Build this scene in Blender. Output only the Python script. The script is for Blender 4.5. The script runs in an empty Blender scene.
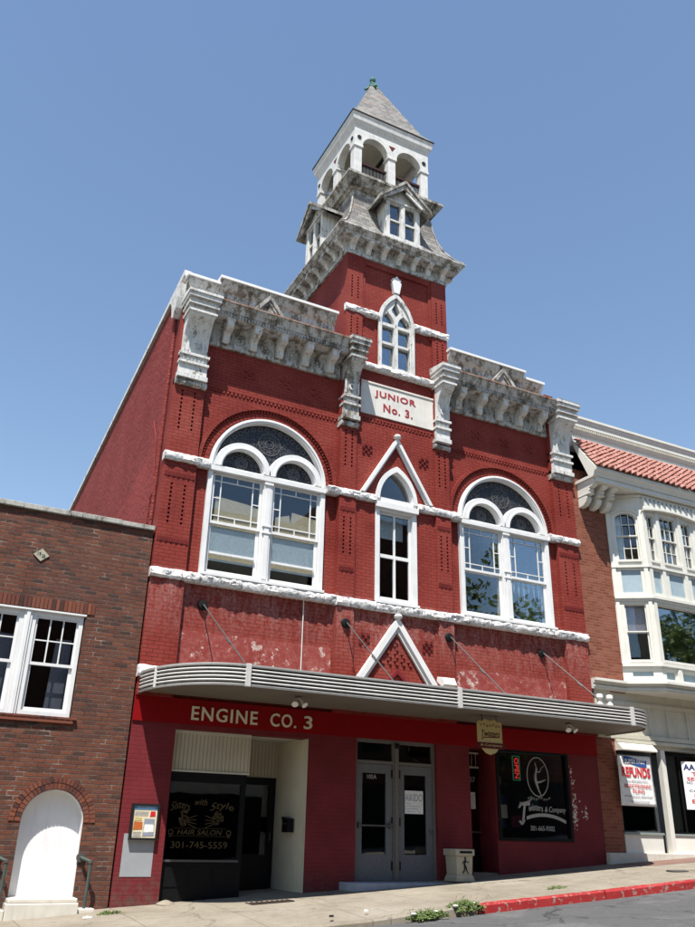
import bpy, bmesh, math, random
from math import sin, cos, pi, radians, sqrt, atan2
from mathutils import Vector, Matrix
from mathutils.geometry import tessellate_polygon
random.seed(7)
S = bpy.context.scene
COL = S.collection

# ------------------------------------------------------------------ camera
CAM = Vector((-3.70484, -15.62957, 0.01386))
yaw, pitch, roll, fpx = -0.470462, 0.422174, 0.02296, 829.73
fw = Vector((-sin(yaw)*cos(pitch), cos(yaw)*cos(pitch), sin(pitch)))
r0 = Vector((cos(yaw), sin(yaw), 0)); u0 = r0.cross(fw)
rt = cos(roll)*r0 + sin(roll)*u0; up = -sin(roll)*r0 + cos(roll)*u0
cd = bpy.data.cameras.new('camera'); co = bpy.data.objects.new('camera', cd); COL.objects.link(co)
co.matrix_world = Matrix(((rt.x, up.x, -fw.x, CAM.x), (rt.y, up.y, -fw.y, CAM.y), (rt.z, up.z, -fw.z, CAM.z), (0, 0, 0, 1)))
cd.sensor_fit = 'VERTICAL'; cd.sensor_height = 24.0; cd.lens = fpx/927*24.0
cd.clip_start = 0.1; cd.clip_end = 3000
S.camera = co

# ------------------------------------------------------------------ light
SUN = Vector((-0.75, -1.0, 2.7)).normalized()          # towards the sun
w = bpy.data.worlds.new('World'); S.world = w; w.use_nodes = True
wn = w.node_tree; wn.nodes.clear()
sk = wn.nodes.new('ShaderNodeTexSky'); sk.sky_type = 'NISHITA'; sk.sun_disc = False
sk.sun_elevation = math.asin(SUN.z); sk.sun_rotation = atan2(SUN.x, SUN.y)
sk.altitude = 100; sk.air_density = 1.25; sk.dust_density = 0.1; sk.ozone_density = 1.4
bg = wn.nodes.new('ShaderNodeBackground'); bg.inputs[1].default_value = 0.093
wo = wn.nodes.new('ShaderNodeOutputWorld')
wn.links.new(sk.outputs[0], bg.inputs[0]); wn.links.new(bg.outputs[0], wo.inputs[0])
sd = bpy.data.lights.new('sun', 'SUN'); sd.energy = 5.0; sd.angle = radians(0.53); sd.color = (1.0, 0.955, 0.89)
so = bpy.data.objects.new('sun', sd); COL.objects.link(so)
so.rotation_euler = SUN.to_track_quat('Z', 'Y').to_euler(); so.location = (-20, -30, 60)
S.view_settings.view_transform = 'Standard'; S.view_settings.look = 'None'
S.view_settings.exposure = 0.93; S.view_settings.gamma = 1.0; S.view_settings.use_curve_mapping = False

# ------------------------------------------------------------------ materials
class G:
    def __init__(s, name):
        s.m = bpy.data.materials.new(name); s.m.use_nodes = True; s.t = s.m.node_tree; s.t.nodes.clear()
        s.out = s.n('ShaderNodeOutputMaterial')
    def n(s, typ, props=None, **inp):
        nd = s.t.nodes.new(typ)
        for k, v in (props or {}).items(): setattr(nd, k, v)
        for k, v in inp.items():
            key = int(k[1:]) if k[0] == '_' else k.replace('_', ' ')
            s.set(nd.inputs[key], v)
        return nd
    def set(s, sock, v):
        if isinstance(v, bpy.types.NodeSocket): s.t.links.new(v, sock)
        else:
            if sock.type == 'RGBA' and not hasattr(v, '__len__'): v = (v, v, v, 1)
            if hasattr(v, '__len__') and sock.type == 'RGBA' and len(v) == 3: v = (*v, 1)
            sock.default_value = v
    def math(s, op, a, b=0.0, clamp=False):
        return s.n('ShaderNodeMath', dict(operation=op, use_clamp=clamp), _0=a, _1=b).outputs[0]
    def mix(s, f, a, b, mode='MIX'):
        nd = s.n('ShaderNodeMix', dict(data_type='RGBA', blend_type=mode)); s.set(nd.inputs[0], f); s.set(nd.inputs[6], a); s.set(nd.inputs[7], b)
        return nd.outputs[2]
    def pos(s): return s.n('ShaderNodeNewGeometry').outputs['Position']
    def uv(s): return s.n('ShaderNodeUVMap').outputs[0]
    def scale(s, v, sc): return s.n('ShaderNodeVectorMath', dict(operation='MULTIPLY'), _0=v, _1=sc).outputs[0]
    def noise(s, sc, det=4, rough=.55, vec=None, col=False):
        nd = s.n('ShaderNodeTexNoise', Vector=vec if vec else s.pos(), Scale=sc, Detail=det, Roughness=rough)
        return nd.outputs[1] if col else nd.outputs[0]
    def ramp(s, f, *st, interp='LINEAR'):
        nd = s.n('ShaderNodeValToRGB', Fac=f); cr = nd.color_ramp; cr.interpolation = interp
        while len(cr.elements) < len(st): cr.elements.new(0.5)
        for e, (p, c) in zip(cr.elements, st):
            e.position = p; e.color = (c, c, c, 1) if not hasattr(c, '__len__') else (*c, 1)
        return nd.outputs[0]
    def bump(s, h, st=.3, dist=.01, nrm=None):
        nd = s.n('ShaderNodeBump', Strength=st, Distance=dist, Height=h)
        if nrm: s.set(nd.inputs['Normal'], nrm)
        return nd.outputs[0]
    def bsdf(s, col, rough=.7, bump=None, spec=.35, metal=0.0, **kw):
        b = s.n('ShaderNodeBsdfPrincipled'); s.set(b.inputs['Base Color'], col); s.set(b.inputs['Roughness'], rough)
        s.set(b.inputs['Specular IOR Level'], spec); s.set(b.inputs['Metallic'], metal)
        for k, v in kw.items(): s.set(b.inputs[k.replace('_', ' ')], v)
        if bump: s.set(b.inputs['Normal'], bump)
        s.t.links.new(b.outputs[0], s.out.inputs[0]); return s.m

def brickuv(g, bw=.215, rh=.075, mort=.008, off=.5, smooth=.15, vec=None):
    v = vec if vec else g.uv()
    jit = g.n('ShaderNodeVectorMath', dict(operation='MULTIPLY_ADD'), _0=g.noise(3.0, 3, vec=v, col=True), _1=(.012, .012, 0), _2=v).outputs[0]
    return g.n('ShaderNodeTexBrick', dict(offset=off), Vector=jit, Color1=(0, 0, 0), Color2=(1, 1, 1), Mortar=(.5, .5, .5), Scale=1.0,
               Mortar_Size=mort, Mortar_Smooth=smooth, Bias=0.0, Brick_Width=bw, Row_Height=rh)

def m_station_brick():
    g = G('painted_red_brick'); b = brickuv(g)
    n1 = g.noise(1.1, 5); n2 = g.noise(9, 4)
    base = g.ramp(n1, (.3, (.165, .0235, .0165)), (.52, (.225, .036, .025)), (.75, (.285, .066, .048)))
    base = g.mix(g.math('MULTIPLY', g.n('ShaderNodeSeparateColor', Color=b.outputs[0]).outputs[0], .35), base, (.17, .022, .02))
    base = g.mix(g.ramp(n2, (.56, 0.0), (.72, .3)), base, (.30, .07, .05))
    base = g.mix(g.math('MULTIPLY', b.outputs[1], .72), base, (.075, .012, .011))
    # lime bloom running down from the sill course and flaked spots
    sp = g.n('ShaderNodeSeparateXYZ', Vector=g.pos()); z = sp.outputs[2]
    band = g.math('MULTIPLY', g.n('ShaderNodeMapRange', Value=z, From_Min=3.3, From_Max=4.5).outputs[0],
                  g.n('ShaderNodeMapRange', Value=z, From_Min=4.8, From_Max=4.7).outputs[0])
    st = g.noise(1.0, 8, .78, vec=g.scale(g.pos(), (7.5, 7.5, 1.6)))
    st = g.math('ADD', g.math('MULTIPLY', st, .5), g.math('MULTIPLY', g.noise(14, 7, .78), .5))
    base = g.mix(g.math('MULTIPLY', band, g.ramp(st, (.45, 0.0), (.60, .58))), base, (.46, .29, .26))
    fade = g.ramp(g.noise(.55, 4), (.42, 0.0), (.68, .35)); base = g.mix(fade, base, (.235, .045, .034))
    fl = g.noise(16, 5, .7)
    base = g.mix(g.ramp(fl, (.665, 0.0), (.70, .55)), base, (.50, .36, .32))
    h = g.math('ADD', g.math('MULTIPLY', b.outputs[1], -1.0), g.math('MULTIPLY', n2, .5))
    return g.bsdf(base, .62, g.bump(h, .55, .010), .12)
def m_side_brick(name='painted_side_brick', kk=1.0):
    g = G(name); b = brickuv(g)
    n1 = g.noise(.7, 5); n2 = g.noise(7, 5, .7)
    base = g.ramp(n1, (.3, tuple(q*kk for q in (.185, .027, .021))), (.7, tuple(q*kk for q in (.255, .045, .036))))
    t = g.n('ShaderNodeSeparateColor', Color=b.outputs[0]).outputs[0]; base = g.mix(g.ramp(t, (.7, 0.0), (.95, .45)), base, (.27, .07, .055))
    base = g.mix(g.ramp(g.noise(22, 5, .75), (.60, 0.0), (.66, .6)), base, (.40, .22, .19))
    base = g.mix(g.ramp(n2, (.60, 0.0), (.70, .4)), base, (.30, .12, .10))
    base = g.mix(g.math('MULTIPLY', b.outputs[1], .6), base, (.085, .014, .012))
    return g.bsdf(base, .7, g.bump(g.math('ADD', g.math('MULTIPLY', b.outputs[1], -1.0), g.math('MULTIPLY', n2, 2.0)), 1.0, .03), .12)
def m_old_brick():
    g = G('mixed_brown_brick'); b = brickuv(g, .212, .0745, .0105, smooth=.35)
    t = g.n('ShaderNodeSeparateColor', Color=b.outputs[0]).outputs[0]
    c = g.ramp(t, (0, (.045, .026, .020)), (.14, (.070, .033, .023)), (.28, (.110, .037, .022)), (.58, (.135, .043, .024)), (.84, (.165, .056, .030)), (1, (.105, .048, .032)))
    c = g.mix(g.ramp(g.noise(26, 4, .7), (.5, 0.0), (.75, .6)), c, (.20, .10, .075))
    c = g.mix(g.ramp(g.noise(60, 3), (.45, 0.0), (.8, .6)), c, (.045, .028, .025))
    c = g.mix(g.math('MULTIPLY', b.outputs[1], .85), c, g.ramp(g.noise(3.0, 5, .7), (.38, (.04, .032, .028)), (.56, (.11, .085, .07)), (.68, (.30, .26, .22))))
    c = g.mix(g.ramp(g.noise(.5, 4), (.4, .0), (.75, .4)), c, (.07, .04, .035))
    h = g.math('ADD', g.math('MULTIPLY', b.outputs[1], -1.0), g.math('MULTIPLY', g.noise(45, 4), .5))
    return g.bsdf(c, .85, g.bump(h, .8, .012), .2)
def m_orange_brick(name='orange_brick', k=1.0):
    g = G(name); b = brickuv(g, .21, .0745, .008, smooth=.3)
    t = g.n('ShaderNodeSeparateColor', Color=b.outputs[0]).outputs[0]
    c = g.ramp(t, (0, (.24*k, .07*k, .04*k)), (.5, (.30*k, .095*k, .055*k)), (1, (.36*k, .13*k, .08*k)))
    c = g.mix(g.math('MULTIPLY', b.outputs[1], .7), c, (.34*k, .2*k, .15*k))
    h = g.math('ADD', g.math('MULTIPLY', b.outputs[1], -1.0), g.math('MULTIPLY', g.noise(45, 4), .5))
    return g.bsdf(c, .85, g.bump(h, .7, .012), .2)
def m_voussoir():
    g = G('soldier_brick')
    t = g.n('ShaderNodeNewGeometry').outputs['Random Per Island']
    c = g.ramp(t, (0, (.04, .022, .02)), (.35, (.12, .038, .025)), (.7, (.20, .065, .035)), (1, (.15, .055, .035)))
    return g.bsdf(g.mix(g.ramp(g.noise(50, 3), (.4, 0.0), (.8, .5)), c, (.12, .06, .05)), .85, g.bump(g.noise(60, 3), .4, .006), .2)
def m_paint(name, col, rough=.5, var=.12, dirt=.25, dirtcol=None, scale=3, bump=.12, spec=.2):
    g = G(name); n = g.noise(scale, 5)
    lo = tuple(c*(1-var) for c in col); hi = tuple(min(1, c*(1+var)) for c in col)
    c = g.ramp(n, (.3, lo), (.7, hi))
    dc = dirtcol or tuple(x*.45 for x in col)
    st = g.noise(1.0, 6, .65, vec=g.scale(g.pos(), (9, 9, 1.6)))
    c = g.mix(g.ramp(st, (.5, 0.0), (.8, dirt)), c, dc)
    return g.bsdf(c, rough, g.bump(g.noise(35, 4), bump, .006), spec)
def m_red_ground():
    g = G('dark_red_painted_brick'); b = brickuv(g, smooth=.4); n = g.noise(1.6, 5)
    c = g.ramp(n, (.3, (.125, .0175, .021)), (.7, (.18, .026, .031)))
    c = g.mix(g.ramp(g.noise(9, 6, .72), (.5, 0.0), (.72, .4)), c, (.10, .018, .018))
    c = g.mix(g.ramp(g.noise(38, 4, .7), (.68, 0.0), (.70, .5)), c, (.34, .22, .2))
    sp = g.n('ShaderNodeSeparateXYZ', Vector=g.pos()).outputs[2]
    foot = g.math('MULTIPLY', g.n('ShaderNodeMapRange', Value=sp, From_Min=-.45, From_Max=-1.15).outputs[0], g.ramp(g.noise(7, 6, .75), (.42, 0.0), (.62, .9)))
    c = g.mix(foot, c, (.10, .075, .06))
    c = g.mix(g.math('MULTIPLY', b.outputs[1], .25), c, (.06, .01, .01))
    return g.bsdf(c, .62, g.bump(g.math('ADD', g.math('MULTIPLY', b.outputs[1], -1.0), g.math('MULTIPLY', g.noise(20, 4), .5)), .35, .006), .12)
def m_weathered(name, amt=.5, white=(.50, .50, .485), grey=(.185, .17, .145), dark=(.065, .055, .043)):
    g = G(name)
    v = g.scale(g.pos(), (1, 1, .45)); a = g.noise(5.5, 8, .72, vec=v); b = g.noise(30, 5, .7, vec=g.scale(g.pos(), (1, 1, .4)))
    s = g.math('ADD', g.math('MULTIPLY', a, .72), g.math('MULTIPLY', b, .28))
    p = .5 + (amt-.5)*.22
    c = g.ramp(s, (p-.11, dark), (p-.06, grey), (p-.004, tuple(x*1.25 for x in grey)), (p+.004, tuple(x*.86 for x in white)), (p+.08, white))
    dr = g.noise(1.0, 6, .7, vec=g.scale(g.pos(), (16, 16, 1.5)))
    c = g.mix(g.ramp(dr, (.50, 0.0), (.66, .55)), c, grey)
    c = g.mix(g.ramp(g.noise(2.4, 5, .7), (.56, 0.0), (.70, .35)), c, (.20, .15, .11))
    return g.bsdf(c, .85, g.bump(s, .8, .015), .15)
def m_rockface():
    g = G('white_rock_face'); n = g.noise(14, 5, .7)
    c = g.ramp(n, (.34, (.13, .12, .12)), (.42, (.48, .47, .46)), (.50, (.70, .69, .67)))
    x = g.n('ShaderNodeSeparateXYZ', Vector=g.pos()).outputs[0]; fr = g.math('ABSOLUTE', g.math('SUBTRACT', g.math('FRACT', g.math('DIVIDE', g.math('ADD', x, g.math('MULTIPLY', g.noise(9, 3), .03)), .62)), .5))
    c = g.mix(g.ramp(fr, (.485, 0.0), (.495, .75)), c, (.12, .10, .095))
    c = g.mix(g.ramp(g.noise(1.0, 6, .7, vec=g.scale(g.pos(), (9, 9, 2))), (.52, 0.0), (.72, .55)), c, (.30, .27, .25))
    return g.bsdf(c, .7, g.bump(n, .9, .03))
def m_flaked():
    g = G('flaking_red_paint'); n = g.noise(5.5, 7, .72); m = g.noise(1.1, 3)
    c = g.ramp(g.noise(1.5, 4), (.3, (.20, .032, .027)), (.7, (.26, .056, .048)))
    c = g.mix(g.ramp(g.noise(10, 7, .78), (.48, 0.0), (.66, .5)), c, (.42, .20, .17))
    f = g.math('ADD', n, g.math('MULTIPLY', g.math('SUBTRACT', m, .5), .55))
    f = g.math('ADD', f, g.math('MULTIPLY', g.math('SUBTRACT', g.noise(45, 4, .7), .5), .12))
    c = g.mix(g.ramp(f, (.585, 0.0), (.592, .3), (.606, .35), (.612, .8)), c, g.ramp(g.noise(12, 3), (.4, (.42, .30, .26)), (.6, (.60, .52, .46))))
    return g.bsdf(c, .6, g.bump(f, .3, .01), .15)
def m_slate():
    g = G('grey_slate'); b = brickuv(g, .20, .13, .006)
    t = g.n('ShaderNodeSeparateColor', Color=b.outputs[0]).outputs[0]
    c = g.ramp(t, (0, (.105, .105, .102)), (.4, (.155, .152, .145)), (.75, (.20, .193, .18)), (.9, (.24, .222, .20)), (1, (.19, .145, .125)))
    c = g.mix(g.ramp(g.noise(1.6, 5), (.52, 0.0), (.64, .32)), c, (.22, .165, .14))
    c = g.mix(g.ramp(g.noise(18, 4, .7), (.5, 0.0), (.7, .3)), c, (.28, .27, .25))
    c = g.mix(b.outputs[1], c, (.07, .065, .06))
    return g.bsdf(c, .75, g.bump(g.math('ADD', g.math('MULTIPLY', b.outputs[1], -1.0), g.math('MULTIPLY', t, .8)), .9, .015), .3)
def m_tile():
    g = G('terracotta'); n = g.noise(9, 5, .7); t = g.n('ShaderNodeNewGeometry').outputs['Random Per Island']
    c = g.ramp(n, (.3, (.24, .105, .085)), (.5, (.34, .165, .135)), (.72, (.42, .245, .21)))
    c = g.mix(g.math('MULTIPLY', t, .7), c, (.24, .10, .08))
    return g.bsdf(c, .75, g.bump(n, .2, .01), .25)
def m_glass(name='window_glass', tint=(.75, .8, .8), k=1.6, wav=.005, base=.04, gloss=(.9, .95, 1.0)):
    g = G(name)
    fr = g.n('ShaderNodeFresnel', IOR=1.5).outputs[0]
    f = g.math('ADD', g.math('MULTIPLY', fr, k), base, True)
    nm = g.bump(g.noise(1.7, 2), wav, .2)
    tr = g.n('ShaderNodeBsdfTransparent', Color=tint); gl = g.n('ShaderNodeBsdfGlossy', Color=gloss, Roughness=.015, Normal=nm)
    mx = g.n('ShaderNodeMixShader', _0=f, _1=tr.outputs[0], _2=gl.outputs[0])
    g.t.links.new(mx.outputs[0], g.out.inputs[0]); return g.m
def m_leaded():
    g = G('leaded_glass')
    v = g.n('ShaderNodeTexVoronoi', dict(feature='DISTANCE_TO_EDGE'), Vector=g.scale(g.uv(), (1, 1, 1)), Scale=13.0).outputs[0]
    c = g.ramp(v, (.02, (.085, .085, .09)), (.06, (.012, .014, .019)))
    c = g.mix(g.ramp(g.noise(6, 2), (.45, 0.0), (.6, .6)), c, (.03, .03, .037))
    return g.bsdf(c, g.ramp(v, (.02, .6), (.06, .28)), g.bump(v, .4, .01), .25)
def m_concrete():
    g = G('pavement_concrete'); v = g.uv()
    b = g.n('ShaderNodeTexBrick', dict(offset=0.0), Vector=v, Color1=(0, 0, 0), Color2=(1, 1, 1), Mortar=(.5, .5, .5), Scale=1.0, Mortar_Size=.010, Mortar_Smooth=.2, Bias=0.0, Brick_Width=1.55, Row_Height=1.65)
    t = g.n('ShaderNodeSeparateColor', Color=b.outputs[0]).outputs[0]
    n = g.noise(.9, 6, .65); f = g.noise(40, 4, .6)
    c = g.ramp(n, (.3, (.17, .145, .108)), (.5, (.235, .206, .160)), (.72, (.285, .256, .205)))
    c = g.mix(g.math('MULTIPLY', t, .22), c, (.24, .22, .19))
    c = g.mix(g.ramp(g.noise(1.6, 6, .7), (.56, 0.0), (.70, .55)), c, (.13, .11, .085))
    c = g.mix(g.ramp(f, (.35, .3), (.55, 0.0)), c, (.11, .095, .075))
    gum = g.n('ShaderNodeTexVoronoi', dict(feature='F1'), Vector=v, Scale=2.6, Randomness=1.0).outputs[0]
    c = g.mix(g.ramp(gum, (.045, .6), (.07, 0.0)), c, (.07, .06, .05))
    c = g.mix(g.ramp(g.noise(7, 6, .75), (.5, 0.0), (.72, .6)), c, (.15, .125, .095))
    cr = g.n('ShaderNodeTexVoronoi', dict(feature='DISTANCE_TO_EDGE'), Vector=g.n('ShaderNodeVectorMath', dict(operation='MULTIPLY_ADD'), _0=g.noise(2, 4, vec=v, col=True), _1=(.9, .9, 0), _2=v).outputs[0], Scale=.42).outputs[0]
    c = g.mix(g.ramp(cr, (.002, .75), (.007, 0.0)), c, (.09, .075, .06))
    c = g.mix(g.math('MULTIPLY', b.outputs[1], .75), c, (.11, .09, .07))
    return g.bsdf(c, .9, g.bump(g.math('SUBTRACT', f, b.outputs[1]), .35, .01), .2)
def m_asphalt():
    g = G('asphalt'); f = g.noise(90, 3, .7); n = g.noise(.8, 5)
    c = g.ramp(f, (.3, (.045, .045, .046)), (.5, (.082, .082, .083)), (.7, (.145, .143, .141)))
    c = g.mix(g.ramp(n, (.35, .45), (.7, 0.0)), c, (.07, .07, .072))
    cr = g.n('ShaderNodeTexVoronoi', dict(feature='DISTANCE_TO_EDGE'), Vector=g.n('ShaderNodeVectorMath', dict(operation='MULTIPLY_ADD'), _0=g.noise(2, 4, vec=g.uv(), col=True), _1=(.9, .9, 0), _2=g.uv()).outputs[0], Scale=.5).outputs[0]
    c = g.mix(g.ramp(cr, (.004, .8), (.012, 0.0)), c, (.03, .03, .03))
    c = g.mix(g.ramp(g.noise(.45, 6, .7), (.52, 0.0), (.60, .45)), c, (.15, .148, .143))
    c = g.mix(g.ramp(g.noise(3.5, 6, .75), (.56, 0.0), (.70, .6)), c, (.045, .045, .045))
    return g.bsdf(c, .9, g.bump(f, .6, .01), .2)
def m_kerb():
    g = G('red_kerb_paint'); n = g.noise(11, 6, .72)
    c = g.ramp(g.noise(2, 4), (.3, (.235, .012, .013)), (.7, (.33, .026, .025)))
    c = g.mix(g.ramp(n, (.41, .9), (.43, 0.0)), c, (.24, .20, .17))
    c = g.mix(g.ramp(g.noise(5, 5), (.58, 0.0), (.75, .6)), c, (.2, .03, .025))
    return g.bsdf(c, .6, g.bump(n, .5, .015))
def m_ribbed(name, col, step, axis=0, rough=.7):
    g = G(name); sp = g.n('ShaderNodeSeparateXYZ', Vector=g.pos()).outputs[axis]
    fr = g.math('FRACT', g.math('DIVIDE', sp, step)); 
    d = g.math('ABSOLUTE', g.math('SUBTRACT', fr, .5))
    gr = g.ramp(d, (.38, 0.0), (.48, 1.0))
    c = g.mix(g.math('MULTIPLY', gr, .55), g.ramp(g.noise(1.5, 4), (.3, tuple(x*.85 for x in col)), (.7, col)), tuple(x*.35 for x in col))
    return g.bsdf(c, rough, g.bump(g.math('MULTIPLY', gr, -1.0), .7, .015))
def m_leaf(name, a, b, trans=.25):
    g = G(name); t = g.n('ShaderNodeNewGeometry').outputs['Random Per Island']
    c = g.ramp(t, (0, a), (.8, b), (1, tuple(x*1.35 for x in b)))
    d = g.n('ShaderNodeBsdfPrincipled', Base_Color=c, Roughness=.6); tl = g.n('ShaderNodeBsdfTranslucent', Color=c)
    mx = g.n('ShaderNodeMixShader', _0=.4, _1=d.outputs[0], _2=tl.outputs[0]); g.t.links.new(mx.outputs[0], g.out.inputs[0]); return g.m
def m_flat(name, col, rough=.5, metal=0, spec=.2):
    g = G(name); c = g.ramp(g.noise(18, 3), (.3, tuple(x*.88 for x in col)), (.7, tuple(min(1, x*1.08) for x in col)))
    return g.bsdf(c, rough, None, spec, metal)
def m_emit(name, col, st):
    g = G(name); return g.bsdf(col, .4, None, .3, 0.0, Emission_Color=(*col, 1), Emission_Strength=st)

M = dict(brick=m_station_brick(), offwhite=m_paint('weathered_off_white', (.56, .56, .545), .6, .12, .5, (.27, .26, .24), 6, .3), dimglass=m_glass('old_dim_glass', (.8, .8, .8), .35, .005, .01), sidepatch=m_side_brick('painted_patch_brick', 1.25), redground=m_red_ground(), bandbrick=m_paint('dull_red_brick', (.13, .020, .018), .7, .2, .3, spec=.1), side=m_side_brick(), old=m_old_brick(), orange=m_orange_brick('orange_brick', .68), vous=m_voussoir(),
    white=m_paint('white_window_paint', (.66, .66, .65), .45, .05, .30, (.42, .41, .38)),
    cream=m_paint('cream_paint', (.62, .61, .555), .5, .05, .25, (.42, .39, .32)),
    creamdk=m_paint('aged_cream_paint', (.50, .475, .385), .55, .08, .35),
    weath=m_weathered('weathered_cornice_paint', .46), weathw=m_weathered('peeling_white_paint', .14, (.60, .60, .58)),
    weathd=m_weathered('bare_grey_wood', .66, (.45, .44, .41), (.22, .21, .19)),
    rust=m_weathered('rusted_metal_edge', .5, (.26, .21, .18), (.19, .10, .065), (.08, .04, .025)),
    rock=m_rockface(), flaked=m_flaked(), slate=m_slate(), tile=m_tile(), glass=m_glass(tint=(.97, .985, .985), k=.75, base=.02), lead=m_leaded(),
    darkglass=m_glass('shop_glass', (.8, .8, .78), 1.1, .004, .01),
    red=m_paint('dark_red_paint', (.165, .0215, .027), .65, .16, .35, spec=.08), redband=m_paint('bright_red_paint', (.215, .006, .008), .5, .06, .2, spec=.06),
    concrete=m_concrete(), asphalt=m_asphalt(), kerb=m_kerb(),
    soffit=m_ribbed('ribbed_soffit', (.17, .15, .12), .15, 1), siding=m_ribbed('beige_beadboard', (.46, .41, .30), .075, 0),
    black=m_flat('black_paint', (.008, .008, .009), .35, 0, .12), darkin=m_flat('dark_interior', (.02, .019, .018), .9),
    grey=m_flat('grey_door_paint', (.135, .138, .145), .5), metal=m_paint('canopy_metal', (.50, .49, .465), .5, .08, .35), groove=m_flat('dark_groove', (.05, .048, .045), .7),
    steel=m_flat('dull_steel', (.11, .105, .10), .5, .5), iron=m_flat('dark_iron', (.014, .014, .015), .5),
    blueglass=m_paint('blue_grey_panel', (.30, .38, .42), .12, .12, .15, (.2, .25, .28)), tan=m_flat('tan_cloth_and_reflection', (.74, .62, .42), .9),  # tan serves window cloth and a painted reflection
    blind=m_flat('pale_blue_blind', (.66, .76, .80), .8), lav=m_flat('lavender_shade', (.42, .39, .45), .8), stone=m_paint('pale_stone', (.55, .52, .45), .8, .1, .35),
    coping=m_weathered('stone_coping', .5, (.42, .41, .37), (.27, .26, .23), (.10, .09, .08)), lettering=m_flat('cream_lettering', (.68, .62, .46), .5),
    plaque=m_paint('plaque_white', (.60, .575, .53), .6, .08, .5, (.40, .37, .32)), redlet=m_flat('red_lettering', (.30, .03, .035), .6),
    copper=m_flat('green_copper', (.06, .145, .115), .7), greypatch=m_paint('grey_patch_paint', (.29, .30, .315), .6, .06, .15),
    goldlet=m_flat('gold_lettering', (.075, .054, .024), .6), whitelet=m_flat('white_lettering', (.34, .33, .31), .5), greenpipe=m_flat('green_pipe_paint', (.055, .075, .065), .6),
    paper=m_flat('white_paper', (.72, .72, .70), .8), blue=m_flat('blue_print', (.03, .09, .30), .6), skyblue=m_flat('light_blue_print', (.10, .24, .42), .6), navy=m_flat('navy_print', (.02, .03, .12), .6),
    redprint=m_flat('red_print', (.52, .02, .03), .6), greyprint=m_flat('grey_print', (.25, .27, .33), .7), beige=m_flat('beige_page', (.66, .58, .40), .7), orangep=m_flat('orange_print', (.45, .12, .03), .7),
    neonr=m_emit('red_neon', (1.0, .05, .05), .45), neong=m_emit('green_neon', (.10, .60, .35), .08), yellow=m_flat('aged_yellow_sign', (.50, .40, .17), .6),
    maroondk=m_flat('dark_rail_paint', (.035, .012, .012), .6), maroon=m_flat('maroon_banner', (.10, .012, .012), .6), binm=m_paint('beige_bin', (.36, .33, .26), .7, .08, .3), tantile=m_flat('date_tile', (.36, .34, .26), .8),
    insul=m_flat('white_porcelain', (.75, .74, .70), .3), leaf=m_leaf('weed_leaf', (.06, .10, .022), (.15, .21, .055)), treeleaf=m_leaf('tree_leaf', (.06, .09, .02), (.16, .21, .05)), bark=m_flat('bark', (.09, .07, .05), .9),
    flower=m_flat('white_petal', (.75, .74, .72), .6), skin=m_flat('mannequin_plastic', (.45, .38, .30), .6), teal=m_flat('teal_cloth', (.05, .14, .18), .9), purple=m_flat('magenta_cloth', (.20, .03, .09), .9),
    grate=m_flat('rusty_grate', (.07, .05, .04), .8), patch=m_paint('pavement_patch', (.20, .16, .125), .95, .12, .3),
    drybed=m_paint('brick_paving', (.17, .10, .08), .9, .15, .3), farbrick=m_paint('far_tan_render', (.62, .52, .38), .9), ground=m_paint('bare_ground', (.22, .20, .16), .95, .15, .2))

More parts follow.
